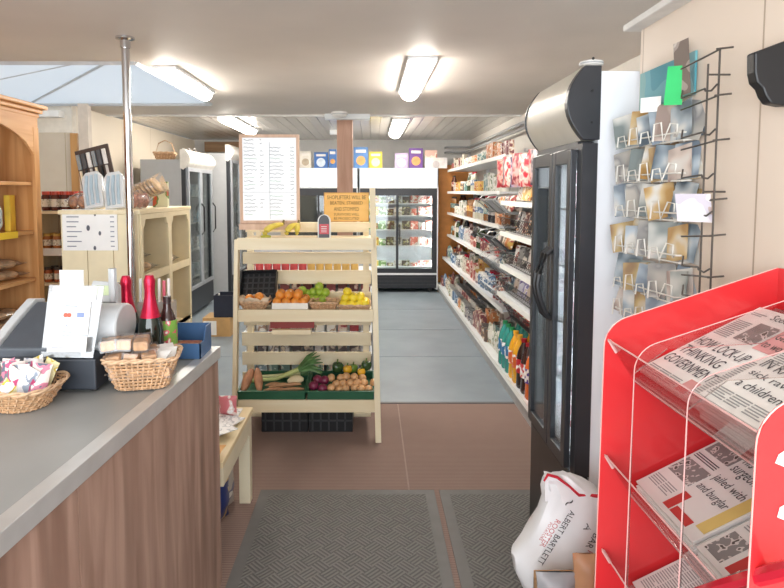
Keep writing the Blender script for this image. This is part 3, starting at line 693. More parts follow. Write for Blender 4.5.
# ---- middle tier
zb = zt2 + .001
def fruit_mat(n, c, v=.08): return mat(n, c, .38, var=v, scale=30, bump=.08)
OR = fruit_mat('orange_skin', 'e8923a'); LI = fruit_mat('lime_skin', '9cb83c'); LE = fruit_mat('lemon_skin', 'edd436')
PC = {}
def fruit(kind, m, r, x, y, z, label, grp, s=(1, 1, 1), stem='5c6b34'):
    key = kind
    if key not in PC:
        t = thing(kind, (0, 0, 0), label, kind.replace('_', ' '), grp); o = ORG[t.name]
        MB().ball((0, 0, 0), r, s[0], s[1], s[2], 14).build('skin', m, t, smooth=True)
        MB().lathe([(.0035, r*s[2]*.96), (.002, r*s[2]*1.06)], (0, 0, 0), 6).build('stem', mat('stem_'+stem, stem, .7), t)
        PC[key] = t; t.location = (x, y, z); return t
    return dup(PC[key], (x, y, z), rot=(random.uniform(-.6, .6), random.uniform(-.6, .6), random.uniform(0, 6)), label=label, group=grp)
def heap(kind, m, r, xa, xb, ya, layers, label, grp, s=(1, 1, 1), z=None, **k):
    z = zb+.004 if z is None else z
    for L_, (nx, ny) in enumerate(layers):
        for i in range(nx):
            for j in range(ny):
                x = xa + (xb-xa)*(i+.5+.25*L_)/(layers[0][0]) ; y = ya + r*1.05 + j*r*1.95 + L_*r*.9
                fruit(kind, m, r*1, x + random.uniform(-.003, .003), y, z + r + L_*r*1.35, label, grp, s, **k)
# white box of oranges
x0, x1 = X_(272, YF+.06), X_(309, YF+.06); yb_ = YF+.03
t = thing('white_punnet_box', ((x0+x1)/2, yb_+.1, zb), 'low white box filled with oranges on the middle shelf of the stand', 'box')
mb = MB(); mb.box(x0, x1, yb_, yb_+.004, zb, zb+.05); mb.box(x0, x1, yb_+.2, yb_+.204, zb, zb+.05); mb.box(x0, x0+.004, yb_, yb_+.2, zb, zb+.05); mb.box(x1-.004, x1, yb_, yb_+.2, zb, zb+.05); mb.box(x0, x1, yb_, yb_+.2, zb, zb+.003)
mb.build('box_walls', mat('white_card', 'ece6dc', .6), t)
heap('orange', OR, .03, x0+.004, x1-.004, yb_+.006, [(4, 3), (3, 2)], 'orange in the low white box on the middle shelf', 'oranges in the white box', z=zb+.02)
# limes in low wicker
x0, x1 = X_(309.5, YF+.06), X_(337, YF+.06)
t = thing('low_wicker_basket', ((x0+x1)/2, YF+.12, zb), 'low brown wicker basket behind the fascia, between oranges and lemons', 'basket')
wicker(t, x1-x0-.03, .13, x1-x0, .15, .045, 5, 24, .0035, .02)
for k, (px, dy, dz) in enumerate(((301.5, .19, .115), (307, .21, .09), (313, .22, .1), (319, .2, .105), (325, .2, .1), (316, .17, .06), (322, .16, .06), (311, .17, .06), (318.5, .19, .14))):
    fruit('lime', LI, .03, X_(px, YF+dy), YF+dy+.05, zb+dz-.02, 'green citrus fruit heaped behind the oranges and the low wicker basket', 'green citrus fruit on the middle shelf')
# lemons
x0, x1 = X_(338, YF+.06), X_(370.5, YF+.06)
t = thing('lemon_basket', ((x0+x1)/2, YF+.115, zb), 'shallow wicker basket of lemons at the right end of the middle shelf', 'basket')
wicker(t, x1-x0-.03, .15, x1-x0-.01, .17, .03, 4, 24, .0035, .02)
heap('lemon', LE, .027, x0+.015, x1-.012, YF+.035, [(4, 3), (3, 2), (1, 1)], 'yellow lemon in the shallow wicker basket', 'lemons on the middle shelf', (1.15, 1, 1), z=zb+.01)
# tilted black crate and paper nest
x0, x1 = X_(240, YF+.2), X_(276, YF+.2)
t = thing('black_fruit_crate', ((x0+x1)/2, YF+.26, zb), 'black plastic crate tilted up against the slats at the left of the middle shelf', 'crate')
M = Matrix.Translation((x0, YF+.2, zb+.002)) @ Matrix.Rotation(R(58), 4, 'X') @ Matrix.Rotation(R(-4), 4, 'Y')
mb = MB(M); w_ = x1-x0; hh = .23; mb.box(0, w_, 0, hh, 0, .004); mb.box(0, .006, 0, hh, 0, .05); mb.box(w_-.006, w_, 0, hh, 0, .05); mb.box(0, w_, 0, .006, 0, .05); mb.box(0, w_, hh-.006, hh, 0, .05)
mb.build('crate_walls', BLACK, t)
mb = MB(M)
for i in range(5): mb.box(.03+i*.037, .04+i*.037, .01, hh-.01, .005, .008)
for i in range(5): mb.box(.008, w_-.008, .03+i*.04, .04+i*.04, .005, .009)
mb.build('crate_ribs', mat('crate_rib', '3c3d40', .5), t)
t = thing('paper_lined_basket', (X_(255, YF+.1), YF+.1, zb), 'paper-lined wicker basket with two oranges in front of the tilted black crate', 'basket')
wicker(t, .13, .10, .19, .13, .05, 5, 26, .0034, .03)
mb = MB(Matrix.Translation((X_(255, YF+.1), YF+.1, zb))); rings = []
for f, z in ((.62, .01), (.8, .04), (1.06, .075), (1.12, .062)):
    P = resample(rrect(.18*f, .12*f, .03*f), 26); rings.append([(x + random.uniform(-.004, .004), y + random.uniform(-.004, .004), z + random.uniform(-.012, .012)*f) for x, y in P])
mb.loft(rings, False); mb.build('paper_lining', mat('crumpled_paper', 'd9c3a8', .7), t)
fruit('orange', OR, .03, X_(259, YF+.1), YF+.11, zb+.075, 'orange on top in the paper-lined basket, the right and larger one', None); 
fruit('orange', OR, .03, X_(249, YF+.1), YF+.12, zb+.062, 'orange in the paper-lined basket, the left and lower one', None)
for o in bpy.data.objects:
    if o.get('label', '').startswith('orange ') and 'paper-lined' in o['label'] and 'group' in o: del o['group']
# ---- lower tier: green trays with vegetables
zc = zt3 + .001
GT = mat('green_tray', '2a6044', .45)
def tray(a, b, label):
    x0, x1 = X_(a, YF+.02), X_(b, YF+.02); y0, y1 = YF-.012, YF+.33; z0 = zc + .017
    t = thing('green_tray', ((x0+x1)/2, (y0+y1)/2, zc), label, 'tray')
    M = Matrix.Translation((0, y0, z0)) @ Matrix.Rotation(R(5), 4, 'X')
    mb = MB(M); D = y1-y0
    mb.box(x0+.01, x1-.01, .02, D-.01, 0, .004)
    for q in (0, 1):
        ys_ = (.01, .016) if q == 0 else (D-.012, D-.006); mb.box(x0, x1, ys_[0], ys_[1], 0, .048)
    mb.box(x0, x0+.006, .01, D-.01, 0, .048); mb.box(x1-.006, x1, .01, D-.01, 0, .048)
    mb.build('tray_body', GT, t)
    mb = MB(M); mb.box(x0-.004, x1+.004, .0, .016, .048, .056); mb.box(x0-.004, x1+.004, D-.014, D, .048, .056); mb.box(x0-.004, x0+.008, .016, D-.014, .048, .056); mb.box(x1-.008, x1+.004, .016, D-.014, .048, .056)
    mb.build('tray_rim', mat('green_rim', '2a6247', .4), t, bevel=.002)
    return x0, x1
ta = tray(237, 305, 'dark green plastic tray of sweet potatoes, carrots and leeks on the lowest shelf'); tb = tray(307, 374, 'dark green plastic tray of onions on the lowest shelf of the stand')
zv = zc+.035
SP = mat('sweet_potato_skin', 'c08a68', .6, var=.15, scale=25, bump=.3)
def spud(a, b, r, label, name='sweet_potato', m=SP, grp=None):
    a = Vector(a); b = Vector(b); pts = []; rr = []
    for i in range(9):
        f = i/8; pts.append(a.lerp(b, f) + Vector((0, 0, .006*math.sin(f*3)))); rr.append(max(.003, r*math.sin(math.pi*(.06+.88*f))**.55))
    return tag(MB().tube(pts, rr, 10).build(name, m, smooth=True), label, name.replace('_', ' '), grp)
spud((X_(242, YF+.05), YF+.03, zv+.02), (X_(250, YF+.1), YF+.14, zv+.13), .03, 'large sweet potato leaning at the far left of the green tray')
spud((X_(259, YF+.05), YF+.03, zv+.02), (X_(255, YF+.1), YF+.14, zv+.135), .028, 'upright sweet potato leaning beside the first, next to the carrots')
CA = mat('carrot_skin', 'bf8f66', .55, var=.12, scale=30)
for k, (a, b, dy, dz, r) in enumerate(((262, 283, .05, .02, .012), (268, 292, .09, .03, .013), (276, 303, .05, .02, .012), (272, 288, .06, .045, .012), (283, 300, .1, .035, .012), (264, 280, .12, .03, .012))):
    spud((X_(a, YF+dy), YF+dy, zv+dz), (X_(b, YF+dy), YF+dy+.02, zv+dz+.004), r, 'muddy carrot lying beside the sweet potatoes in the green tray', 'carrot', CA, 'carrots in the left green tray')
# leeks
t = thing('leek', (X_(285, YF+.2), YF+.2, zv), 'long leek with pale stalk and spreading dark green leaves across the left green tray', 'leek')
p = [Vector((X_(248, YF+.17), YF+.17, zv+.045)), Vector((X_(275, YF+.18), YF+.18, zv+.055)), Vector((X_(298, YF+.19), YF+.19, zv+.115))]
MB().tube(p, [.012, .013, .017], 10).build('stalk', mat('leek_stalk', 'b9c27c', .45, var=.1), t, smooth=True)
mb = MB()
for k in range(11):
    a = -.5+1.9*k/10; e = p[2] + Vector((.16*math.cos(a*.6), .03*math.sin(k*2.1), .11*math.sin(a)+random.uniform(-.01, .02)))
    m_ = p[2].lerp(e, .5) + Vector((0, 0, .02)); side = Vector((0, .5, .8)).normalized()*.014
    vs = [];
    for c, f in ((p[2]-Vector((.02, 0, .01)), .9), (m_, 1), (e, .15)): vs += [c-side*f, c+Vector((0, -.004, 0)), c+side*f]
    mb.add(vs, [(0, 1, 4, 3), (1, 2, 5, 4), (3, 4, 7, 6), (4, 5, 8, 7)])
    mb.add([v+Vector((0, .0015, 0)) for v in vs], [(0, 3, 4, 1), (1, 4, 5, 2), (3, 6, 7, 4), (4, 7, 8, 5)])
mb.build('leaves', mat('leek_leaf', '547a44', .5, var=.25, scale=30), t, weld=False)
t = thing('leek', (X_(265, YF+.24), YF+.24, zv), 'second leek lying flat behind the first, pale end to the left', 'leek')
p = [Vector((X_(243, YF+.25), YF+.25, zv+.04)), Vector((X_(272, YF+.25), YF+.25, zv+.05)), Vector((X_(300, YF+.26), YF+.26, zv+.06))]
MB().tube(p, [.013, .014, .016], 10).build('stalk', mat('leek_pale', 'd9dba8', .45, var=.08), t, smooth=True)
mb = MB(); mb.tube([p[2], p[2]+Vector((.07, 0, .03))], [.016, .004], 8); mb.tube([p[2], p[2]+Vector((.08, .01, .0))], [.014, .003], 8); mb.build('leaves', MC['leek_leaf'], t)
spud((X_(287, YF+.14), YF+.14, zv+.05), (X_(303, YF+.15), YF+.15, zv+.06), .028, 'pale parsnip-like root lying behind the carrots', 'root_vegetable', mat('parsnip', 'e0d0a8', .6, var=.08))
RO = mat('red_onion_skin', '7c2c48', .3, var=.2, scale=20); ON = mat('onion_skin', 'd6a574', .35, var=.2, scale=20)
for k, (px, dy, dz, r) in enumerate(((313, .06, .055, .033), (322, .05, .04, .034), (317, .12, .075, .032), (324, .12, .07, .028))):
    fruit('red_onion', RO, .032, X_(px, YF+dy), YF+dy, zv+dz-.005, 'purple red onion at the left end of the right green tray', 'red onions', (1, 1, .92), stem='8a5a50')
for k in range(17):
    i = k % 6; j = k//6
    fruit('onion', ON, .027, X_(331+i*7.6+3.5*(j % 2), YF+.06)+random.uniform(-.008,.008), YF+.045+.046*j+random.uniform(-.006, .012), zv+.028+.022*j+random.uniform(0,.012), 'brown onion heaped in the right green tray', 'brown onions', (1, 1, .92), stem='b8925c')
def pepper(px, Y, z, m, label, s=1):
    x = X_(px, Y); t = thing('pepper', (x, Y, z), label, 'pepper'); rings = []
    for f, rr in ((0, .3), (.12, .75), (.4, 1), (.75, 1.02), (.95, .75), (1, .3), (.95, .1)):
        rings.append([(x + .032*s*rr*(1+.1*math.cos(3*a))*math.cos(a), Y + .032*s*rr*(1+.1*math.cos(3*a))*math.sin(a), z+.06*s*f) for a in [2*math.pi*i/18 for i in range(18)]])
    MB().loft(rings).build('flesh', m, t, smooth=True)
    MB().tube([(x, Y, z+.055*s), (x+.004, Y, z+.078*s)], .005, 6).build('stem', mat('stem_g', '5d7a3a', .6), t)
GP = mat('green_pepper', '35502c', .25, var=.2); YP = mat('yellow_pepper', 'd8a52c', .25)
pepper(337, YF+.22, zv+.085, GP, 'dark green pepper behind the onions, the left one next to the leek leaves', 1.15)
pepper(347, YF+.2, zv+.085, YP, 'yellow pepper between the two green ones', .9)
pepper(353, YF+.24, zv+.08, mat('lime_pepper', '6c8a35', .3), 'light green pepper behind the yellow one', .9)
pepper(366, YF+.22, zv+.10, GP, 'dark green pepper at the far right of the right green tray', 1.05)
pepper(361, YF+.18, zv+.075, YP, 'small orange-yellow pepper below the right-hand green pepper', .8)
# black crates under the stand
for a, b, y0, y1, Y, lab in ((264, 309, 414, 440, 3.86, 'black plastic crate under the fruit stand, on the left'), (310, 353, 414, 440, 3.86, 'black plastic crate under the fruit stand, on the right')):
    x0, x1 = X_(a, Y), X_(b, Y); t = thing('black_crate', ((x0+x1)/2, Y+.12, 0), lab, 'crate'); zt = .2
    mb = MB(); mb.box(x0, x1, Y-.14, Y-.132, .0, zt); mb.box(x0, x1, Y+.1, Y+.108, 0, zt); mb.box(x0, x0+.008, Y-.13, Y+.1, 0, zt); mb.box(x1-.008, x1, Y-.13, Y+.1, 0, zt); mb.box(x0, x1, Y-.13, Y+.1, .0, .006)
    mb.build('crate_walls', BLACK, t)
    mb = MB(); mb.box(x0-.008, x1+.002, Y-.15, Y-.132, zt-.02, zt); mb.box(x0, x1, Y-.146, Y-.14, .07, .08)
    for i in range(5): mb.box(x0+.02+i*(x1-x0)/5.4, x0+.03+i*(x1-x0)/5.4, Y-.146, Y-.14, .01, zt-.03)
    mb.build('crate_ribs', mat('crate_rib', '3c3d40', .5), t)
# ================================================================== PRODUCT PROTOTYPES
INST = {}
def inst(key, maker, loc, rz, label, cat, group, s=None, rot=None):
    if key not in INST:
        o = maker(); INST[key] = o; o.location = loc; o.rotation_euler = rot or (0, 0, rz)
        if s: o.scale = s if isinstance(s, tuple) else (s, s, s)
        tag(o, label, cat, group); return o
    return dup(INST[key], loc, rz, label, group, rot, s)
def mk_box(w, d, h, m, name='carton', bev=.002):
    return lambda: MB().box(-w/2, w/2, -d/2, d/2, 0, h).build(name, m, bevel=bev, origin=(0, 0, 0))
def mk_tin(r, h, m, name='tin', lidm=None):
    def f():
        t = thing(name, (0, 0, 0), 'tin', 'tin')
        MB().lathe([(r*.96, 0), (r, .004), (r, h-.004), (r*.96, h)], seg=14).build('printed_body', m, t, smooth=True)
        MB().lathe([(r*.97, h-.001), (r*.97, h+.003), (r*.85, h+.003), (r*.85, h)], seg=14).build('lid', lidm or STEEL, t, smooth=True); return t
    return f
def mk_jar(r, h, m, lid, lab=None):
    def f():
        t = thing('jar', (0, 0, 0), 'jar', 'jar')
        MB().lathe([(r*.9, 0), (r, .006), (r, h*.72), (r*.8, h*.82), (r*.8, h*.84)], seg=16).build('glass_body', m, t, smooth=True)
        MB().lathe([(r*.86, h*.83), (r*.86, h), (r*.2, h+.001)], seg=16).build('lid', lid, t, smooth=True)
        if lab: MB().lathe([(r*.8, h*.2), (r*1.02, h*.2), (r*1.02, h*.6), (r*.8, h*.6)], seg=16).build('label', lab, t, smooth=True)
        return t
    return f
def mk_bottle(r, h, m, cap, lab, prof=None):
    prof = prof or [(.85, 0), (1, .04), (.93, .3), (1, .45), (1, .6), (.8, .74), (.4, .88), (.33, .9), (.33, .95)]
    def f():
        t = thing('bottle', (0, 0, 0), 'bottle', 'bottle')
        MB().lathe([(r*a, h*b) for a, b in prof], seg=16).build('bottle_body', m, t, smooth=True)
        MB().lathe([(r*.38, h*.93), (r*.38, h), (.003, h)], seg=12).build('cap', cap, t, smooth=True)
        MB().lathe([(r*.8, h*.32), (r*1.02, h*.32), (r*1.02, h*.6), (r*.8, h*.6)], seg=16).build('label', lab, t, smooth=True)
        return t
    return f
def mk_bag(w, h, th, m, name='packet'):
    def f():
        return MB().pillow(w, h, th, wr=.002).build(name, m, smooth=True, origin=(0, 0, 0))
    return f
PK0 = [pack('b8473c', 'e9d7b8'), pack('d8cdb8', '7a5a48'), pack('3d5f94', 'd9dfe6'), pack('d8a93c', 'b8452c'), pack('e6e1d6', '5c7b4a'), pack('7c2c34', 'd9b48c'),
      pack('53413a', 'c9a070'), pack('c9c6c2', '8a4440'), pack('d97a3c', 'f0e2c4'), pack('4f7f7c', 'e5e2d2'), pack('a8a29c', '3e3c40'), pack('e3d3c4', 'b36a78')]
PK = [pack(a, b, c, 12) for a, b, c in (('a8504a','dccdb4','e8e4dc'),('cfc6b4','7a6252','b8aca0'),('56708f','c9d0d8','e0dcd4'),('cfa552','a85040','e8dcc0'),('d9d5cb','7a8c6c','b8a48c'),('7c4448','c9aa90','e0d8d0'),('63524a','b89a78','d8d0c4'),('bdbab6','8f5a58','e4e0da'),('c9824f','e4d8c0','8c5c48'),('668684','d5d3c6','a8b4b0'),('a09a96','585660','d8d4d0'),('d6c8bc','a87880','8c8488'))]
def anyprod(kind, k, loc, rz, label, grp, s=None):
    m = PK[k % len(PK)]
    if kind == 'carton': return inst(('c', k % 12), mk_box(.075, .05, .16, m), loc, rz, label, 'carton', grp, s)
    if kind == 'tin': return inst(('t', k % 12), mk_tin(.037, .11, m), loc, rz, label, 'tin', grp, s)
    if kind == 'packet': return inst(('p', k % 12), mk_bag(.12, .17, .045, m), loc, rz, label, 'packet', grp, s)
    if kind == 'jar': return inst(('j', k % 12), mk_jar(.035, .12, m, (DARK, FOIL, WHITE, mat('gold_lid', 'c8a24c', .3, .6))[k % 4]), loc, rz, label, 'jar', grp, s)
    if kind == 'bottle': return inst(('b', k % 12), mk_bottle(.034, .24, mat('bt%d' % (k % 6), ('5a2f20', '3c4a2c', 'c9c4b0', '8a5a2c', '2c2a30', 'd8d3c8')[k % 6], .2), (DARK, WHITE, FOIL)[k % 3], m), loc, rz, label, 'bottle', grp, s)
# ================================================================== LONG AISLE SHELVES (right)
def gondola_label(n): return n
t = thing('aisle_shelving', (1.3, 6.2, 0), 'long white shop shelving running down the right side of the aisle', 'shelving')
SB = XR - .02
for k in range(7):
    y = 3.2 + k*1.0
    MB().box(SB-.05, SB-.01, y-.015, y+.015, 0, 2.0).build('upright', METALW, t)
MB().box(SB-.008, SB, 3.15, 9.25, .1, 2.0).build('back_panel', mat('shelf_back', 'd6d2cc', .5), t)
rail = mat('price_rail', 'e8e8e4', .35, var=.02)
SH = [(.13, 1.04, 3.15, 9.2), (.54, 1.13, 5.0, 9.2), (.89, 1.2, 5.0, 9.2), (1.23, 1.2, 5.5, 9.2), (1.55, 1.2, 5.5, 9.2), (1.88, 1.2, 5.3, 9.2)]
NEAR = [(.72, 1.06, 3.2, 4.9), (.95, 1.08, 3.2, 4.9), (1.22, 1.08, 3.2, 4.9), (1.47, 1.08, 3.2, 4.9)]
for z, x, y0, y1 in SH + NEAR:
    ny = max(1, round((y1-y0)/1.0))
    for i in range(ny):
        a = y0 + (y1-y0)*i/ny; b = y0 + (y1-y0)*(i+1)/ny - .004
        MB().box(x+.01, SB-.01, a, b, z-.02, z).build('shelf_board', METALW, t)
        mb = MB(); mb.loft([[(x, yy_, z-.03), (x+.012, yy_, z-.03), (x+.012, yy_, z+.004), (x+.004, yy_, z+.008)] for yy_ in (a, b)]); mb.build('price_rail', rail, t)
MB().box(1.06, 1.075, 3.15, 9.2, 0, .1).build('kick_plate', mat('kick', 'a5a5a5', .5), t)
MB().box(1.10, SB-.01, 3.13, 3.15, 0, 1.6).build('end_panel', METALW, t)
NM = ['lowest', 'second lowest', 'third', 'fourth', 'fifth', 'topmost']
kinds = {0: ['packet', 'tin', 'tin', 'carton', 'packet'], 1: ['packet', 'jar', 'tin', 'packet', 'carton'], 2: ['jar', 'bottle', 'bottle', 'packet', 'tin'], 3: ['bottle', 'carton', 'jar', 'bottle'], 4: ['carton', 'jar', 'bottle', 'tin'], 5: ['carton', 'carton', 'tin']}
rnd = random.Random(5)
for si, (z, x, y0, y1) in enumerate(SH):
    y = (5.0 if si == 0 else y0) + .06; run = 0
    while y < y1-.06:
        if run <= 0: kd = rnd.choice(kinds[si]); col = rnd.randrange(12); run = rnd.randint(2, 5)
        run -= 1
        sc_ = {'bottle': 1.0, 'carton': rnd.uniform(.9, 1.3), 'packet': rnd.uniform(.95, 1.2), 'tin': 1.1, 'jar': 1.15}[kd]
        if si == 5: sc_ *= .85
        wd = {'bottle': .075, 'carton': .08*sc_, 'packet': .105, 'tin': .085, 'jar': .085}[kd] + .012
        lab = 'small %s on the %s long shelf of the right aisle' % (kd, NM[si])
        anyprod(kd, col, (x+.075+rnd.uniform(0, .02), y, z+.001), R(90)+rnd.uniform(-.15, .15), lab, '%ss on the %s aisle shelf' % (kd, NM[si]), sc_)
        for rw in range(2 if si < 2 else (1 if si in (2, 3) else 0)):
            if si == 0 and False: continue
            anyprod(kd, (col+(rw+1)*3) % 12, (x+.20+.12*rw+rnd.uniform(0, .02), y+rnd.uniform(-.02,.02), z+.001), R(90)+rnd.uniform(-.15, .15), lab, '%ss on the %s aisle shelf' % (kd, NM[si]), sc_*1.12)
        y += wd
# coloured runs as in the photo: yellow tins on the second shelf, teal tubs on the lowest
# near module: wire baskets with sweets on shelves
def sweets(z, x, y0, y1, n, labs, grp, mats, h=.15, dx=.07, tilt=-.25, w=.12):
    for i in range(n):
        y = y0 + (y1-y0)*(i+.5)/n; m = mats[i % len(mats)]
        inst(('sw', m.name, round(h, 2)), mk_bag(w, h, .045, m), (x+dx, y, z), 0, labs, 'packet', grp, rot=(tilt, 0, R(-70)+rnd.uniform(-.15, .15)))
redm = [pack('c0392c', 'e8c09a'), pack('a83030', 'f0d8b0'), pack('c8503c', 'f3e8da')]
mixm = [pack('e2d6c8', '7c4a34'), pack('c8a04c', '7c4c2c'), pack('8c8f98', 'd9d4cc'), pack('5a3a30', 'd8b890'), pack('d9dce4', '8c3c48')]
sweets(.74-.2, 1.12, 3.3, 4.8, 14, 'red sweet packet in the bottom wire basket of the near shelves, above the bottles', 'red sweet packets above the bottles', redm, .15)
sweets(.73, 1.12, 3.3, 4.8, 12, 'confectionery packet on the lowest slanted shelf of the near shelves', 'packets on the low near shelf', [pack('8f86b8', 'e3dce8'), pack('d9d5e0', '6f5a9c'), pack('cbb8a8', '7c5a4c')], .12)
sweets(.96, 1.12, 3.3, 4.8, 12, 'confectionery packet on the second slanted near shelf', 'packets on the second near shelf', [pack('3f3a38', 'a8a29a'), pack('8e8a86', '3a3230'), pack('d8d0c8', '8c3c34')], .16)
sweets(1.23, 1.12, 3.3, 4.8, 12, 'confectionery packet on the third slanted near shelf', 'packets on the third near shelf', [pack('6c3c38', 'cfb09a'), pack('b8b4b0', '70585c'), pack('3c3434', 'c89c78')], .17)
sweets(1.48, 1.14, 3.3, 4.8, 12, 'nut or snack bag on the highest near shelf, below the hanging crisps', 'bags on the highest near shelf', [pack('c8943c', '5a3c28'), pack('e0c48a', 'a86c34'), pack('d8b070', 'e8dcc8'), pack('c9c4c0', '7a4a3c')], .19)
# wire dividers, one basket front per shelf
WB = mat('wire_dark', '4a4848', .4, .5)
for k, (z, lab) in enumerate(((.53, 'dark wire basket front above the fizzy drink bottles'), (.745, 'dark wire basket front on the lowest slanted near shelf'), (.975, 'dark wire basket front on the second slanted near shelf'), (1.245, 'dark wire basket front on the third slanted near shelf'))):
    mb = MB(); x = 1.07 if k else 1.12
    for i in range(30): mb.tube([(x+.05, 3.25+i*.055, z-.012 if k else z-.02), (x-.02+.012, 3.25+i*.055, z+.10)], .0025, 4)
    mb.tube([(x-.008, 3.2, z+.10), (x-.008, 4.88, z+.10)], .0035, 5); mb.tube([(x+.05, 3.2, z-.01), (x+.05, 4.88, z-.01)], .0035, 5)
    mb.tube([(x+.022, 3.2, z+.04), (x+.022, 4.88, z+.04)], .003, 5)
    if k == 0: mb.box(x+.05, SB-.02, 3.2, 4.88, z-.022, z-.014)
    tag(mb.build('wire_basket', WB, weld=False), lab, 'wire basket')
# grey scoop baskets between the near and far shelves
for k, (py0, py1, px0, px1, lab) in enumerate(((196, 216, 492, 511, 'grey sloping scoop tray with chrome arms at the top, beside the fourth shelf'), (236, 252, 474, 500, 'grey sloping scoop tray at the middle of the aisle shelves'), (262, 282, 478, 512, 'pale sloping scoop tray below the middle one'), (286, 306, 484, 514, 'grey wire scoop basket lowest, above the base shelf'))):
    a = onX(px0, py0, 1.10); b = onX(px1, py1, 1.02); ya = 5.0+.12*k*0; 
    y0, y1 = b.y, a.y; z = (a.z+b.z)/2-.05
    y0 = 4.93; y1 = 5.6 if k < 2 else 5.5
    z = [1.38, 1.06, .86, .62][k]
    t = thing('scoop_tray', (1.2, (y0+y1)/2, z), lab, 'scoop tray')
    xf = 1.04
    mb = MB(); mb.loft([[(xf, y, z+.10), (xf+.012, y, z+.105), (xf+.13, y, z), (xf+.3, y, z-.01), (xf+.3, y, z-.02), (xf+.12, y, z-.012)] for y in (y0, y1)])
    mb.build('tray_front', GREYM if k != 1 else DARK, t)
    for y in (y0, (y0+y1)/2, y1):
        MB().tube([(xf+.3, y, z-.01), (xf+.1, y, z-.02), (xf-.02, y, z+.09), (xf+.02, y, z+.13), (xf+.2, y, z+.15)], .006, 6).build('support_arm', STEEL, t, smooth=True)
    for i in range(6):
        m = PK[(i*5+k*3) % 12]
        inst(('sw2', m.name), mk_bag(.10, .15, .04, m), (xf+.14, y0+.06+i*(y1-y0-.1)/6, z+.002), 0, 'snack packet standing in the ' + ['topmost grey scoop tray', 'dark scoop tray', 'pale scoop tray', 'lowest grey scoop basket'][k], 'packet', 'packets in scoop tray %s' % 'one two three four'.split()[k], rot=(-.3, 0, R(-75)))
# hanging crisps
cols2 = [('b8343a', 'e8d0c0'), ('8c3040', 'd8a8a0'), ('3c3a5c', 'b8a8c0'), ('c03040', 'f0e0d0'), ('4a4450', '9c8c90'), ('b02838', 'e0b8a8'), ('c8283c', 'f2dcd0')]
hooks = thing('hanging_rail', (1.15, 4.3, 1.84), 'thin steel rail holding the hanging crisp packets above the near shelves', 'rail')
MB().tube([(1.16, 3.3, 1.84), (1.16, 5.2, 1.84)], .007, 8).build('rail', STEEL, hooks, smooth=True)
for yy_ in (3.35, 4.3, 5.15): MB().tube([(1.16, yy_, 1.84), (SB-.01, yy_, 1.84)], .006, 6).build('rail_arm', STEEL, hooks)
for i in range(13):
    c = cols2[i % 7]; y = 3.45 + i*.135
    inst(('cr', i % 7), mk_bag(.17, .24, .06, pack(c[0], c[1], 'c8a8a8', 9, .3, True), 'crisp_packet'), (1.14+.02*(i % 2), y, 1.585+.01*(i % 3)), 0, 'large crisp packet hanging from the steel rail above the near shelves', 'crisps', 'crisp packets hanging from the rail', rot=(0, 0, R(-62)))
# fizzy drink bottles on the base shelf near end
sod = [('2f8f86', '2a6fa0', '1f8a50'), ('e8a824', 'd8682c', 'e8b030'), ('2a1614', 'b8242c', 'a82028'), ('e8702c', '5a3a8c', '3a3a8c'), ('3a1c18', 'c8242c', 'a82028'), ('e2661f', '3f6aa8', 'e06a20')]
ys_ = [3.72, 3.84, 3.96, 4.08, 4.20, 4.32, 4.44, 4.56, 4.68, 4.80]
seq = [5, 3, 3, 4, 2, 1, 1, 0, 0, 0]
soda_lab = {0: ('teal green fizzy drink bottle on the base shelf, farthest of the large bottles', 'teal drink bottles'), 1: ('yellow fizzy drink bottle on the base shelf between the teal and dark ones', 'yellow drink bottles'),
            2: ('dark cola bottle with red label on the base shelf', 'cola bottles'), 3: ('orange drink bottle with purple label on the base shelf, nearest the fridge', None), 4: ('dark cola bottle with bright red label between the orange and the cola bottles', None), 5: ('orange drink bottle with blue label on the base shelf, beside the nearest one', None)}
for y, k in zip(ys_, seq):
    a, l, c = sod[k]; lb, g = soda_lab[k]
    for row in range(2):
        g2 = g or lb.split(' on the')[0] + 's'
        inst(('soda', k), mk_bottle(.055, .36, mat('soda'+a, a, .12, coat=.5), mat('cap'+c, c, .35), pack(l, 'f2e8e0', 'ffffff', 10)), (1.115+.115*row, y, .131), 0, lb, 'bottle', g2)
sweets(.13, 1.1, 4.86, 5.1, 2, 'clear sweet bag at the base shelf just beyond the teal bottles', 'clear bags beyond the teal bottles', [pack('c8ccc8', '6c8a8c'), pack('3c6a6c', 'd0d8d8')], .2)

# ================================================================== NEAR GLASS-DOOR FRIDGE (right)
FX = .745; FY0 = onX(578, 300, FX).y; FY1 = onX(533.5, 300, FX).y
zd0 = onX(578, 480, FX).z; ztop = onX(594, 74, .8).z; zdt = onX(578, 147, FX).z
lbl = 'tall two-door glass-fronted drinks fridge with silver curved top on the right'
FB = mat('fridge_white_side', 'e9edf2', .35, var=.01); FK = mat('fridge_black', '303237', .35)
t = thing('display_fridge', (FX+.3, (FY0+FY1)/2, 0), lbl, 'fridge')
mb = MB(); mb.box(FX+.056, 1.46, FY0, FY0+.035, .06, ztop); mb.box(FX+.05, 1.46, FY1-.035, FY1, .06, ztop); mb.box(1.43, 1.46, FY0+.035, FY1-.035, .06, ztop)
mb.box(FX+.05, 1.43, FY0+.035, FY1-.035, ztop-.03, ztop); mb.box(FX+.05, 1.43, FY0+.035, FY1-.035, zd0-.06, zd0)
mb.build('cabinet', FB, t)
mb = MB(); mb.prism([(FX-.005, FY0), (FX+.06, FY0), (FX+.06, FY1), (FX-.005, FY1)], .03, zd0-.01); mb.build('base_grille', mat('fridge_base', '2e2b2b', .35), t, bevel=.02)
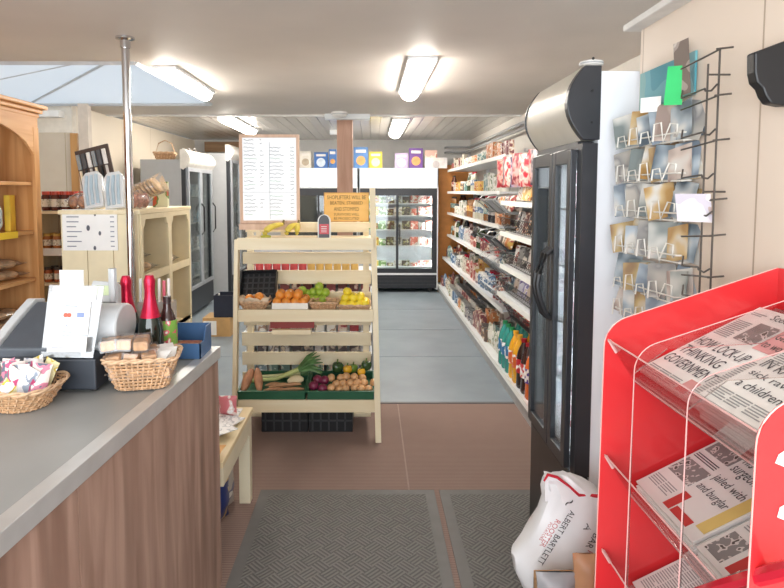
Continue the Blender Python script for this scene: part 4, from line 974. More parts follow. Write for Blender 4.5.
mb = MB(); mb.box(FX+.001, FX+.055, FY0-.004, FY0+.045, zd0-.01, zdt+.01); mb.box(FX+.001, FX+.055, FY1-.02, FY1, zd0-.01, zdt+.01); mb.box(FX+.001, FX+.055, FY0+.045, FY1-.02, zdt-.005, zdt+.02)
mb.build('door_surround', FK, t)
ym_ = onX(555, 300, FX).y
DGR = mat('door_frame_grey', '55585e', .35)
for k, (a, b) in enumerate(((FY0+.047, ym_-.003), (ym_+.003, FY1-.022))):
    d = MB(); fw = .038; z0, z1 = zd0, zdt-.008; x0, x1 = FX-.022, FX
    d.box(x0, x1, a, a+fw, z0, z1); d.box(x0, x1, b-fw, b, z0, z1); d.box(x0, x1, a+fw, b-fw, z0, z0+.045); d.box(x0, x1, a+fw, b-fw, z1-.05, z1)
    d = d.build('door', FK if k == 0 else FK, t, bevel=.003)
    MB().box(FX-.013, FX-.009, a+fw, b-fw, z0+.045, z1-.05).build('glass_pane', GLASS, d)
    hy = (b-.02) if k == 0 else (a+.02); hz0, hz1 = Z_(322, hy), Z_(250, hy)
    hz0 = onX(548, 322, FX-.05).z; hz1 = onX(548, 250, FX-.05).z
    MB().tube([(FX-.022, hy, hz1), (FX-.045, hy, hz1-.02), (FX-.072, hy, hz1-.1), (FX-.078, hy, (hz0+hz1)/2), (FX-.072, hy, hz0+.1), (FX-.045, hy, hz0+.02), (FX-.022, hy, hz0)], .011, 8).build('handle', BLACK, d, smooth=True)
# silver canopy with bulging profile
zc0 = zdt+.022
def bulge(n=12, off=0): return [(FX+.055, zc0)] + [(FX+.055 - (.105+off)*math.sin(math.pi*(.12+.76*i/n))**.8, zc0 + (ztop+.02-zc0)*i/n) for i in range(n+1)] + [(FX+.055, ztop+.02)]
P = bulge(); MB().loft([[(p[0], y, p[1]) for p in P] for y in (FY0+.03, FY1-.01)]).build('canopy', mat('silver_canopy', 'dcd8cc', .3, .12, var=.02), t, smooth=True)
P2 = bulge(12, .006) + [(FX+.062, ztop+.02), (FX+.062, zc0)]
MB().loft([[(p[0], y, p[1]) for p in P2] for y in (FY0-.004, FY0+.03)]).build('canopy_end', FK, t, bevel=.003)
MB().loft([[(p[0], y, p[1]) for p in P2] for y in (FY1-.01, FY1+.004)]).build('canopy_end', FK, t, bevel=.003)
for k in range(3): MB().tube([(FX+.03, FY0-.004, zc0+.06+k*.11), (FX+.03, FY0-.007, zc0+.06+k*.11)], .005, 8).build('screw', BLACK, t)
for xx_ in (FX+.12, 1.36):
    for yy_ in (FY0+.08, FY1-.08): MB().lathe([(.025, 0), (.03, .04), (.03, .062)], (xx_, yy_, 0), 12).build('foot', BLACK, t)
fz = [zd0 + (zdt-zd0)*k/5 for k in range(5)]
for k, z in enumerate(fz): MB().box(FX+.06, 1.42, FY0+.04, FY1-.04, z+.001, z+.009).build('shelf', METALW, t)
MB().tube([(FX+.07, FY0+.06, zd0+.03), (FX+.07, FY0+.06, zdt-.05)], .008, 8).build('light_tube', emit('fridge_tube', 'f2f8ff', 6), t)
MB().tube([(FX+.07, FY1-.06, zd0+.03), (FX+.07, FY1-.06, zdt-.05)], .008, 8).build('light_tube', MC['fridge_tube'], t)
fm = [pack('e8e6e4', 'c9858c'), pack('d8e2e6', '6c94a0'), pack('e6ece8', '7ca890'), pack('d9a0a8', 'f0e8ea'), pack('8c2c3c', 'e6d8d8'), pack('e8e8ec', '8a9cb8')]
for k, z in enumerate(fz):
    for i in range(7):
        m = fm[(i*2+k*3) % 6]; y = FY0+.1+i*(FY1-FY0-.2)/6
        for row in range(2):
            inst(('fr', m.name, k % 2), mk_box(.085, .07, .11 if k % 2 else .16, m, 'chilled_pack'), (FX+.16+row*.12, y, z+.010), R(90), 'chilled packet on the %s shelf inside the right drinks fridge' % ['bottom', 'second', 'third', 'fourth', 'top'][k], 'packet', 'packets on the %s shelf of the right fridge' % ['bottom', 'second', 'third', 'fourth', 'top'][k])
tp = onZ(588, 67, ztop+.06); t = thing('ceiling_sensor', (FX+.09, FY0+.12, ztop+.021), 'small round white sensor sitting on top of the right drinks fridge', 'sensor')
MB().lathe([(.03, .0), (.03, .02), (.042, .022), (.042, .036), (.02, .042)], (FX+.07, FY0+.12, ztop+.021), 18).build('sensor_body', WHITE, t, smooth=True)
MB().lathe([(.043, .027), (.043, .031)], (FX+.07, FY0+.12, ztop+.021), 18).build('sensor_ring', GREYM, t)
# ================================================================== BACK FRIDGES
def back_fridge(a, b, lab, blind, doors):
    YB0 = 9.0; x0, x1 = X_(a, YB0), X_(b, YB0); zt = Z_(168, YB0); 
    t = thing('sliding_door_fridge', ((x0+x1)/2, YB0+.35, 0), lab, 'fridge')
    mb = MB(); mb.box(x0, x0+.03, YB0+.03, YB0+.7, .05, zt); mb.box(x1-.03, x1, YB0+.03, YB0+.7, .05, zt); mb.box(x0+.03, x1-.03, YB0+.67, YB0+.7, .05, zt); mb.box(x0+.03, x1-.03, YB0+.03, YB0+.67, zt-.03, zt); mb.box(x0+.03, x1-.03, YB0+.03, YB0+.67, .36, .40)
    mb.build('cabinet', METALW, t)
    zs = Z_(187, YB0); MB().box(x0+.01, x1-.01, YB0-.02, YB0+.03, zs, zt).build('light_sign', emit('sign_glow', 'f4f9ff', .42), t, bevel=.004)
    MB().box(x0, x1, YB0-.022, YB0+.03, zs-.02, zs).build('sign_trim', METALW, t)
    zg = Z_(273, YB0); zf = Z_(190, YB0)
    mb = MB(); mb.box(x0+.01, x0+.05, YB0, YB0+.04, zg, zs-.02); mb.box(x1-.06, x1-.01, YB0, YB0+.04, zg, zs-.02); mb.box(x0+.05, x1-.06, YB0, YB0+.04, zs-.1, zs-.02); mb.box(x0+.05, x1-.06, YB0, YB0+.04, zg, zg+.04); mb.build('door_surround', FK, t)
    mb = MB(); mb.box(x1-.01, x1+.006, YB0-.01, YB0+.03, .05, zs); mb.box(x0, x0+.008, YB0-.01, YB0+.03, .05, zs); mb.box(x0, x1, YB0-.01, YB0, zg-.03, zg); mb.build('white_trim', METALW, t)
    MB().box(x0+.01, x1-.01, YB0+.005, YB0+.03, .07, zg-.03).build('base_grille', FK, t)
    for i in range(4): MB().box(x0+.03, x1-.03, YB0-.006, YB0+.004, .11+i*.055, .125+i*.055).build('grille_slat', DARK, t)
    for xx_ in (x0+.1, x1-.1): MB().box(xx_-.03, xx_+.03, YB0+.1, YB0+.5, 0, .06).build('foot', BLACK, t)
    xm = (x0+x1)/2-.02
    for (da, db, yo) in (((x0+.05, xm+.02, .0)), ((xm-.02, x1-.06, -.018))):
        z0, z1 = zg+.04, zs-.1; d = MB()
        d.box(da, da+.03, YB0+yo-.004, YB0+yo+.012, z0, z1); d.box(db-.03, db, YB0+yo-.004, YB0+yo+.012, z0, z1); d.box(da+.03, db-.03, YB0+yo-.004, YB0+yo+.012, z0, z0+.03); d.box(da+.03, db-.03, YB0+yo-.004, YB0+yo+.012, z1-.03, z1)
        d = d.build('sliding_door', FK, t); MB().box(da+.03, db-.03, YB0+yo+.002, YB0+yo+.006, z0+.03, z1-.03).build('glass_pane', GLASS, d)
    MB().box(xm+.03, xm+.045, YB0-.04, YB0-.02, zg+.45, zg+.75).build('handle', BLACK, t)
    if blind: MB().box(x0+.06, x1-.07, YB0+.045, YB0+.055, zg+.04, zs-.1).build('night_blind', mat('blind', '4a4a4e', .5), t); return
    for lx in (x0+.06, x1-.07): MB().tube([(lx, YB0+.06, zg+.08), (lx, YB0+.06, zs-.14)], .012, 8).build('light_tube', emit('tube2', 'ffffff', 22), t)
    levels = [zg+.03, Z_(246, YB0+.2), Z_(230, YB0+.2), Z_(216, YB0+.2), Z_(204, YB0+.2)]
    for k, z in enumerate(levels):
        MB().box(x0+.04, x1-.04, YB0+.08, YB0+.6, z, z+.015).build('shelf', WHITE, t)
        nm = ['bottom', 'second', 'third', 'fourth', 'top'][k]
        for i in range(9):
            x = x0+.11+i*(x1-x0-.22)/8; kk = (i*3+k*5+i//3) % 12
            pal = [pack('6f8f4a', 'd8e0c0'), pack('e8e2d8', 'b8a890'), pack('c8705c', 'ecd8c8'), pack('e6c04c', 'd8682c'), pack('5c4a38', 'a8a068'), pack('dcd6cc', 'b04c4c')]
            m = pal[(kk+k) % 6]
            if (i+k) % 3: inst(('bf', m.name), mk_box(.12, .08, .13, m, 'food_box'), (x, YB0+.16, z+.016), rnd.uniform(-.2, .2), 'small food box on the %s shelf of the rear sliding-door fridge' % nm, 'box', 'food boxes on the %s shelf of the rear fridge' % nm)
            else: inst(('bt', m.name), mk_tin(.055, .10, m, 'food_tub', WHITE), (x, YB0+.16, z+.016), 0, 'round food tub on the %s shelf of the rear sliding-door fridge' % nm, 'tub', 'food tubs on the %s shelf of the rear fridge' % nm)
back_fridge(284, 357.5, 'rear fridge with dark night blind drawn down, behind the menu board', True, 2)
back_fridge(359.5, 437, 'rear fridge with two sliding glass doors and lit white header', False, 2)
ztb = Z_(168, 9.0)+.002
for a, b, y0, y1, c, lab in ((301, 312, 151, 168, ('ded8cc', 'b8a890'), 'pale beige cereal box on the left rear fridge, leftmost of the row'), (315, 328.5, 152, 168, ('3c6cb0', 'd8e4f0'), 'blue cereal box with white bowl picture, left of the wooden post'), (329.5, 337, 149, 168, ('4a78b8', 'e8a85c'), 'taller blue cereal box partly behind the wooden post, on its left'),
                            (354, 368, 147, 168, ('5c8cc8', 'e8b06c'), 'tall blue cereal box with orange top, right of the wooden post'), (369, 382, 151.5, 168, ('e3c83c', 'f2e8c0'), 'bright yellow carton on the rear fridges, right of the tall blue box'), (394.5, 407.5, 153, 168, ('b8a4c8', 'e8e0ec'), 'pale lilac cereal box on the right rear fridge'),
                            (408.5, 422, 148, 168, ('6c4490', 'e8a060'), 'dark purple cereal box with orange bowl picture'), (424, 446, 157.5, 168, ('e8e4e2', 'c8c0c0'), 'long white carton lying at the right end above the rear fridge')):
    Y = 9.12; xa_, xb_, h_ = X_(a, Y), X_(b, Y), Z_(y0, Y)-Z_(y1, Y)
    t = thing('cereal_box', ((xa_+xb_)/2, Y, ztb), lab, 'box')
    MB().box(xa_, xb_, Y, Y+.08, ztb, ztb+h_).build('box_body', mat('cer'+c[0], c[0], .45, var=.1), t, bevel=.002)
    MB().lathe([(.002, 0), (min(xb_-xa_, h_)*.33, 0), (min(xb_-xa_, h_)*.33, .002), (.002, .002)], (0, 0, 0), 14, M=Matrix.Translation(((xa_+xb_)/2, Y, ztb+h_*.36)) @ Matrix.Rotation(R(90), 4, 'X')).build('bowl_picture', mat('cer'+c[1], c[1], .45, var=.15), t)
    MB().box(xa_+(xb_-xa_)*.15, xb_-(xb_-xa_)*.15, Y-.002, Y, ztb+h_*.74, ztb+h_*.88).build('title_band', mat('cer_band', 'e8e2da', .45), t)
o = MB().box(X_(424, 9.12), X_(436, 9.12), 9.125, 9.19, ztb+(Z_(157.5, 9.12)-Z_(168, 9.12))+.001, ztb+(Z_(150, 9.12)-Z_(168, 9.12))).build('cereal_box', pack('d8b0a0', 'e8d8c8', 'c87860', 4)); tag(o, 'small pinkish box resting on the long white carton', 'box')
# ================================================================== REAR SHELF BEHIND THE FRUIT STAND
Y0s = 4.5; xs0, xs1 = X_(243, Y0s), X_(372, Y0s)
t = thing('low_shelf_unit', ((xs0+xs1)/2, Y0s+.2, 0), 'low grey shelf unit standing behind the fruit stand, seen through its slats', 'shelving')
lv = [.1, Z_(353, Y0s), Z_(332, Y0s), Z_(292.5, Y0s), Z_(272, Y0s)]
for z in lv: MB().box(xs0, xs1, Y0s-.02, Y0s+.35, z-.016, z).build('shelf_board', METALW, t)
for x in (xs0-.02, (xs0+xs1)/2-.01, xs1): MB().box(x, x+.02, Y0s+.3, Y0s+.35, 0, lv[-1]+.2).build('upright', GREYM, t)
MB().box(xs0, xs1, Y0s+.352, Y0s+.36, .02, lv[-1]+.14).build('back_panel', mat('shelf_dark_back', 'b4b8bc', .5), t)
for i in range(13):
    px = 250+i*8.7
    if px > 366: continue
    red = px < 307; nm = 'red' if red else 'mustard'
    x = X_(px, Y0s)
    inst(('jr', red), mk_jar(.031, .075, mat('jar_red', 'b8484c', .3) if red else mat('jar_mustard', 'c9a45c', .3), mat('lid_red', 'c8484c', .3) if red else mat('lid_tan', 'b08a4c', .3)), (x, Y0s+.05, lv[4]+.001), 0, '%s jar on the top shelf behind the slats of the fruit stand' % nm, 'jar', '%s jars behind the slats' % nm)
for k, (z, pal, nm, h_) in enumerate(((lv[3], [pack('5c2a2c', 'b89a94'), pack('7c4044', 'd8c8c4')], 'fourth', .09), (lv[2], [pack('e2e0dc', 'a89080'), pack('8c3038', 'c8a0a0'), pack('b8b4b4', '7c7880')], 'third', .09), (lv[1], [pack('5a5458', 'a8a4a0'), pack('c8c8cc', '7c7478')], 'second', .09), (lv[0], [pack('8ca4b0', 'd8e0e4'), pack('6c8c88', 'b8ccc8')], 'bottom', .18))):
    for i in range(11):
        m = pal[(i//2) % len(pal)]; inst(('rs', m.name, h_), mk_box(.07, .06, h_, m, 'dry_goods_box'), (xs0+.05+i*(xs1-xs0-.1)/10, Y0s+.05, z+.001), rnd.uniform(-.1, .1), 'dry goods box on the %s shelf behind the fruit stand' % nm, 'box', 'dry goods on the %s shelf behind the stand' % nm)
# ================================================================== LOW CREAM TABLE (left of the aisle)
zt_ = onZ(253, 407, .47).z; c = onZ(253, 407, .47); ytb = c.y; xtb = c.x
t = thing('low_table', (xtb-.3, ytb-.35, 0), 'low cream wooden table with leaflets, tucked behind the counter end', 'table')
MB().box(xtb-.62, xtb, B.y+.04, ytb, .445, .47).build('table_top', wood('table_cream', 'dcc89c', 'ecdab2', 'Y'), t, bevel=.003)
CRW = mat('cream_gloss', 'e2d8bc', .4, var=.03)
MB().box(xtb-.02, xtb-.004, B.y+.06, ytb-.05, .36, .444).build('apron', CRW, t); MB().box(xtb-.6, xtb-.05, ytb-.03, ytb-.012, .36, .444).build('apron', CRW, t)
for x, y in ((xtb-.062, ytb-.062), (xtb-.12, B.y+.06), (xtb-.61, ytb-.062), (xtb-.61, B.y+.06)): MB().box(x, x+.055, y, y+.055, 0, .444).build('leg', CRW, t, bevel=.002)
for k in range(7):
    mb = MB(Matrix.Translation((xtb-.12-.05*(k % 3), ytb-.13-.04*k+.03*(k % 2), .4715+.0045*k)) @ Matrix.Rotation(.4*k, 4, 'Z')); mb.box(-.075, .075, -.1, .1, 0, .003)
    tag(mb.build('leaflet', pack('e8e8e8', 'b8bcc0', 'f6f6f6', 12)), 'grey and white leaflet in the loose pile on the low cream table', 'leaflet', 'leaflets piled on the low table')
mb = MB(Matrix.Translation((xtb-.09, ytb-.62, .4715))); mb.pillow(.16, .22, .05, M=Matrix.Rotation(R(-90), 4, 'X') @ Matrix.Translation((0, 0, -.11)) @ Matrix.Translation((0, -.026, 0)))
tag(mb.build('wrapped_loaf', pack('dca45c', 'ecd0a0', 'f6ead4', 8), smooth=True), 'orange-tan wrapped loaf on the near end of the low cream table', 'loaf')
mb = MB(Matrix.Translation((X_(226, ytb-.12), ytb-.12, .4705))); mb.pillow(.09, .1, .05); tag(mb.build('pink_packet', pack('d87c84', 'f0dcd8', 'ffffff', 12), smooth=True), 'pink and white packet standing at the back of the low cream table', 'packet')
for k, (px, py, Y, h_, c_, lab) in enumerate(((230, 508, ytb-.25, .32, ('2c3c78', 'd8b04c'), 'dark blue bag with yellow print standing under the low cream table'), (239, 500, ytb-.13, .34, ('b8b0a8', '6c6a88'), 'grey mottled bag under the low table beside its far leg'), (225, 515, ytb-.42, .28, ('46526c', 'c8ccd4'), 'blue-grey bag lying nearest under the low cream table'))):
    x = X_(px, Y); x = min(x, xtb-.10)
    mb = MB(Matrix.Translation((x-.03, Y, .002)) @ Matrix.Rotation(R(70), 4, 'Z')); mb.pillow(.2, h_, .10 - .02*k, wr=.004); tag(mb.build('pet_food_bag', pack(c_[0], c_[1], 'f0ece4', 5), smooth=True), lab, 'bag')
# ================================================================== PINE BOOKCASE (far left)
BXF = -2.0; yb1 = onX(37.5, 200, BXF).y; yb0 = yb1 - 1.15; zbt = onX(37.5, 112, BXF).z
OP = wood('orange_pine', 'c98f56', 'e0ac74', 'Z', 6, 12, .4); OPX = wood('orange_pine_rail', 'cf955c', 'e4b27c', 'Y', 6, 12, .4)
t = thing('pine_bookcase', (BXF-.18, (yb0+yb1)/2, 0), 'orange pine bookcase with arched top and bakery bags at the far left', 'bookcase')
MB().box(BXF-.34, BXF, yb1-.025, yb1, 0, zbt-.04).build('side', OP, t); MB().box(BXF-.34, BXF, yb0, yb0+.025, 0, zbt-.04).build('side', OP, t)
MB().box(BXF-.36, BXF-.345, yb0, yb1, 0, zbt-.04).build('back_panel', mat('pine_back', 'b98456', .5, var=.08), t)
MB().box(BXF+.002, BXF+.02, yb1-.05, yb1+.002, 0, zbt-.1).build('stile', OP, t); MB().box(BXF+.002, BXF+.02, yb0, yb0+.05, 0, zbt-.1).build('stile', OP, t)
n = 14; arch = [(yb0, zbt-.03), (yb0, zbt-.26), (yb0+.05, zbt-.26)] + [(yb0+.05+(yb1-yb0-.1)*i/n, zbt-.26 + .17*math.sin(math.pi*i/n)**.6) for i in range(1, n)] + [(yb1-.05, zbt-.26), (yb1, zbt-.26), (yb1, zbt-.03)]
MB().loft([[(x, p[0], p[1]) for p in arch] for x in (BXF+.002, BXF+.018)]).build('arched_rail', OPX, t)
for k, (o_, z_) in enumerate(((.02, -.04), (.035, -.015), (.055, .01))):
    MB().box(BXF-.36, BXF+o_, yb0-o_, yb1+o_, zbt+z_, zbt+z_+.025).build('cornice', OPX, t, bevel=.006)
shz = [onX(30, 182, BXF).z, onX(30, 231, BXF).z, onX(30, 279, BXF).z, onX(30, 328, BXF).z]
for z in shz + [.1, .35]: MB().box(BXF-.34, BXF-.002, yb0+.026, yb1-.026, z-.02, z).build('shelf', OPX, t, bevel=.002)
def in_case(px, z, Ys, mk, nm, lab, cat, grp=None, rot=(0, 0, 0)):
    o = mk(); o.location = (BXF-.09, Ys, z+.001); o.rotation_euler = rot; return tag(o, lab, cat, grp)
ye = yb1
for k, (dy, h_, c_, lab) in enumerate(((.16, .17, ('c83a34', 'f0e6e0'), 'red and white food bag on the upper shelf of the pine bookcase'),)):
    in_case(0, shz[0], yb1-.36, mk_bag(.16, .2, .07, pack(c_[0], c_[1])), 'x', lab, 'bag', rot=(0, 0, R(-70)))
in_case(0, shz[1], yb1-.33, mk_bag(.17, .2, .06, pack('e8c83c', 'b8863c', '7c5a34')), 'x', 'yellow and brown nut bag leaning on the second shelf of the pine bookcase', 'bag', rot=(-.15, 0, R(-60)))
in_case(0, shz[1], yb1-.13, mk_box(.03, .1, .21, mat('yellow_print', 'e8c030', .4), 'narrow_box'), 'x', 'narrow upright yellow box beside the nut bag in the pine bookcase', 'box', rot=(0, 0, R(15)))
in_case(0, shz[1], yb1-.25, mk_bag(.10, .17, .05, pack('c8dce0', '8cb0b8')), 'x', 'pale blue bag behind the yellow box in the pine bookcase', 'bag', rot=(0, 0, R(-60)))
bpdx = MB().box(BXF+.004, BXF+.008, yb1-.55, yb1-.27, shz[1]-.028, shz[1]+.012)
o = MB().box(BXF+.003, BXF+.006, yb1-.42, yb1-.22, shz[1]-.03, shz[1]+.008).build('shelf_ticket', mat('ticket_yellow', 'f0cc38', .5, var=.02)); tag(o, 'yellow and red shelf-edge ticket on the pine bookcase', 'ticket')
BR = mat('bread', 'dfb98a', .6, var=.25, scale=18)
def bread_bag(x, y, z, rz, lab, s=1.0, grp=None, w=.2, hh=.05, wrapm=None, m=None):
    t = thing('bagged_bread', (x, y, z), lab, 'bread', grp); M = Matrix.Translation((x, y, z)) @ Matrix.Rotation(rz, 4, 'Z')
    mb = MB(M)
    for i in range(3): mb.ball((-w*.3+i*w*.3, 0, hh*.55), w*.17, 1, 1.25, hh*.5/(w*.17), 12, lump=.05)
    mb.build('rolls', m or BR, t, smooth=True)
    MB(M).pillow(w*1.15, w*.62, hh*1.25, M=Matrix.Translation((0, -w*.31, hh*.64)) @ Matrix.Rotation(R(-90), 4, 'X'), wr=.003).build('clear_bag', FILM, t, smooth=True); return t
for k, (z, dy, lab) in enumerate(((shz[2], .22, 'bag of flat rolls on the third shelf of the pine bookcase, lower of the two'), (shz[2]+.065, .24, 'bag of flat rolls stacked on the other bag on the third shelf'), (shz[3], .25, 'bag of rolls on the fourth shelf of the pine bookcase, lower one'), (shz[3]+.065, .23, 'reddish bag of rolls stacked on the fourth shelf of the pine bookcase'))):
    bread_bag(BXF-.12, yb1-dy, z+.002, R(80), lab, w=.26, hh=.05)
# narrow jar shelf between bookcase and cream unit
YJ = 3.95; xj0, xj1 = -2.62, X_(63.5, YJ)+.12
t = thing('jar_shelf', ((xj0+xj1)/2, YJ+.12, 0), 'narrow pale shelf unit with rows of small jars between bookcase and cream unit', 'shelving')
jz = [Z_(211, YJ), Z_(249, YJ), Z_(283, YJ), Z_(325, YJ)]
for z in jz: 
    MB().box(xj0, xj1, YJ, YJ+.25, z-.02, z).build('shelf_board', PINE, t)
MB().box(xj0, xj1, YJ+.252, YJ+.262, 0, jz[0]+.0).build('back_panel', mat('jar_back', 'b99a78', .6), t)
MB().box(xj0, xj1, YJ-.006, YJ-.001, jz[1]-.045, jz[1]+.005).build('price_rail', rail, t)
for x in (xj0, xj1-.02, X_(38.5, YJ)): MB().box(x, x+.02, YJ+.001, YJ+.25, 0, jz[0]-.021).build('upright', PINEZ, t)
jl = [('row of red-lidded sauce bottles on top', 'b8402c', '5a2c24', 'red-capped sauce bottle on top of the narrow jar shelf', .13), ('x', 'c9a24c', 'a8683c', 'gold-lidded jar on the upper inner shelf of the narrow jar shelf', .1), ('x', '3c3430', 'b0603c', 'dark-lidded jar on the middle inner shelf of the narrow jar shelf', .1), ('x', '8a3a30', '9c6a44', 'jar on the lowest visible shelf of the narrow jar shelf', .1)]
for k, (z, (n_, lc, bc_, lab, hh)) in enumerate(zip(jz, jl)):
    for i in range(7):
        x = X_(40.5, YJ)+.035+i*.066-(.0)
        if x > xj1-.03: continue
        for row in range(2):
            inst(('nj', k), mk_jar(.028, hh, mat('jb'+bc_, bc_, .2), mat('jl'+lc, lc, .35), pack('e4dccc', 'a89878', 'f0e8dc', 20)), (x, YJ+.05+row*.08, z+.001), 0, lab, 'jar', 'jars on level %s of the narrow shelf' % 'one two three four'.split()[k])
# ================================================================== CREAM BREAD UNIT
YC0 = 3.36; xc0, xc1 = X_(63.5, YC0), X_(141, YC0); yc1 = onX(189, 200, xc1).y; zct = Z_(210, YC0)
t = thing('bread_unit', ((xc0+xc1)/2, (YC0+yc1)/2, 0), 'cream wooden bread unit with scalloped pigeonholes and a price notice on its end', 'shelving')
CRN = mat('cream_board', 'eadcb8', .45, var=.03); CRT = wood('cream_top', 'e4d4ac', 'f0e2c2', 'Y')
MB().box(xc0-.01, xc1+.01, YC0-.01, yc1+.01, zct-.025, zct).build('top', CRT, t, bevel=.003)
nb = 3
for i in range(nb):
    a = xc0 + (xc1-xc0)*i/nb; b = xc0 + (xc1-xc0)*(i+1)/nb - .003; MB().box(a, b, YC0, YC0+.018, 0, zct-.026).build('end_board', CRN, t, bevel=.002)
for px in (143, 171, 190):
    y = min(onX(px, 250, xc1).y, yc1) - .0
    if px > 143: MB().box(xc0, xc1-.012, y-.02, y, 0, zct-.026).build('divider', CRN, t)
ya, ym2, yb2 = onX(143, 250, xc1).y, onX(170, 250, xc1).y, yc1
for (a, b) in ((YC0+.02, ym2), (ym2, yb2)):
    # scalloped front frame
    top = zct-.027; ot = onX((a > 3.6 and 180 or 156), 217, xc1).z
    ot = top-.03
    poly = [(a, top), (a, 0), (a+.03, 0), (a+.03, ot-.1), (a+.036, ot-.05), (a+.06, ot-.03), (a+.07, ot), (b-.07, ot), (b-.06, ot-.03), (b-.036, ot-.05), (b-.03, ot-.1), (b-.03, 0), (b, 0), (b, top)]
    MB().loft([[(x, p[0], p[1]) for p in poly] for x in (xc1-.012, xc1+.004)]).build('scalloped_frame', CRN, t)
    for k, zz in enumerate((onX(165, 270, xc1).z, onX(165, 270, xc1).z-.42)):
        MB().box(xc0+.01, xc1-.013, a+.0, b-.021, zz-.02, zz).build('shelf', CRT, t); MB().box(xc1-.012, xc1+.003, a+.031, b-.031, zz-.03, zz+.02).build('shelf_lip', CRN, t)
MB().box(xc0, xc0+.012, YC0+.02, yc1, 0, zct-.026).build('back_panel', CRN, t)
zsh = onX(165, 270, xc1).z
MB().box(xc1-.012, xc1+.003, ya+.03, yb2-.03, zsh-.42, zsh-.40).build('lower_lip', CRN, t)
bread_bag(xc1-.12, YC0+.24, zsh+.002, R(75), 'bag of pale baps in the nearer pigeonhole of the cream unit, lower one', w=.24, hh=.06)
bread_bag(xc1-.14, YC0+.22, zsh+.077, R(85), 'bag of baps stacked on another in the nearer pigeonhole', w=.22, hh=.05)
bread_bag(xc1-.12, ym2+.18, zsh+.002, R(80), 'single bag of baps in the farther pigeonhole of the cream unit', w=.22, hh=.06)
# notice
YN = YC0-.006; a, b = X_(65, YN), X_(119.5, YN); z0, z1 = Z_(250.5, YN), Z_(209.5, YN)
t = thing('price_notice', ((a+b)/2, YN, z0), 'white printed price list with small sketches, pinned to the end of the cream unit', 'notice')
MB().box(a, b, YN, YN+.003, z0, z1).build('sheet', PAPER, t)
mb = MB()
for i in range(7):
    z = z1-.045-i*.028; mb.box(a+.025, a+.025+rnd.uniform(.05, .09), YN-.001, YN, z, z+.006); mb.box(b-.04, b-.018, YN-.001, YN, z, z+.006)
mb.build('printed_lines', mat('ink_grey', '8c8e98', .6), t)
for k, (fx, fz_, r_) in enumerate(((.47, .55, .013), (.68, .42, .010), (.58, .06, .010), (.6, .88, .008))):
    MB().ball((a+(b-a)*fx, YN-.0006, z0+(z1-z0)*fz_), r_, .8, .05, 1.3, 8).build('sketch', mat('sketch_ink', '5a5c66', .6), t)
# things on top of the cream unit
zt0 = zct+.001
for k, (px, dy) in enumerate(((101, .10), (121, .09))):
    x = X_(px, YC0+dy); t = thing('clear_cutlery_pack', (x, YC0+dy, zt0), ['clear plastic pack with blue-grey stripes leaning on the cream unit, left of the pair', 'clear plastic pack with blue-grey stripes leaning beside the chrome pole'][k], 'packet')
    M = Matrix.Translation((x-.055, YC0+dy-.05, zt0)) @ Matrix.Rotation(R([-12, -9][k]), 4, 'Y') @ Matrix.Rotation(R(-18), 4, 'X')
    MB(M).prism([(0, 0), (.11, 0), (.115, .19), (.09, .225), (.02, .225), (-.005, .19)], -.03, 0, M=Matrix.Rotation(R(90), 4, 'X')).build('clear_shell', clear('shell', 'f8fbfc', .08, .1, .62), t, bevel=.006)
    mb = MB(M)
    for i in range(3): mb.tube([(.025+i*.03, -.004, .02), (.02+i*.032, -.006, .12), (.03+i*.028, -.004, .2)], .009, 6)
    mb.build('blue_stripes', mat('stripe_blue', 'b4c6d0', .4), t)
bread_bag(X_(84, YC0+.12), YC0+.14, zt0, R(20), 'clear bag of brown cookies at the left end of the cream unit top', w=.16, hh=.075, m=mat('cookie', 'a8704c', .7, var=.3, scale=50))
bread_bag(X_(142, YC0+.2), YC0+.2, zt0, R(60), 'bag of pinkish biscuits beside the chrome pole on the cream unit', w=.13, hh=.09, m=mat('pinkb', 'c48a74', .7, var=.3, scale=50))
# sliced loaf with label card
x = X_(152, YC0+.35); y = YC0+.35
t = thing('sliced_loaf', (x, y, zt0), 'sliced loaf in a clear bag, leaning at the right end of the cream unit top', 'bread')
M = Matrix.Translation((x, y, zt0+.03)) @ Matrix.Rotation(R(-24), 4, 'Y'); mb = MB(M)
for i in range(9): mb.prism(rrect(.1, .1, .03, 4), -.007, .007, M=Matrix.Translation((-.1+i*.024, 0, .085)) @ Matrix.Rotation(R(78), 4, 'Y'))
mb.build('slices', BR, t, bevel=.002, weld=False)
MB(M).pillow(.13, .3, .13, M=Matrix.Translation((-.15, 0, .085)) @ Matrix.Rotation(R(90), 4, 'Y')).build('clear_bag', FILM, t, smooth=True)
tag(MB(Matrix.Translation((X_(161, YC0+.55), YC0+.58, zt0))).box(-.05, .05, 0, .03, 0, .17).build('seed_packet', pack('d8d8b8', '6c8c4c', 'c85c3c', 8)), 'green and white packet standing behind the sliced loaf', 'packet')
# utensil display card at the back
xu, yu = X_(108, YC0+.42), YC0+.42
t = thing('utensil_display', (xu, yu, zt0), 'dark tilted display card of small brushes and utensils behind the clear packs', 'display card')
M = Matrix.Translation((xu-.1, yu, zt0+.0)) @ Matrix.Rotation(R(-14), 4, 'Y') @ Matrix.Rotation(R(-8), 4, 'X')
MB(M).box(-.02, .2, 0, .012, 0, .38).build('backing_card', mat('card_brown', '4f4038', .6), t)
for i in range(6):
    MB(M).tube([(.0+i*.034, -.012, .12), (.0+i*.034, -.012, .24)], .009, 8).build('handle', (PINEZ, BLACK, mat('handle_grey', 'c8c4c0', .4))[i % 3], t)
    MB(M).box(-.012+i*.034, .012+i*.034, -.016, -.004, .25, .35).build('head', (mat('steel_blue', '9cacb8', .3, .5), mat('head_dark', '54565a', .4), WHITE)[i % 3], t, bevel=.002)
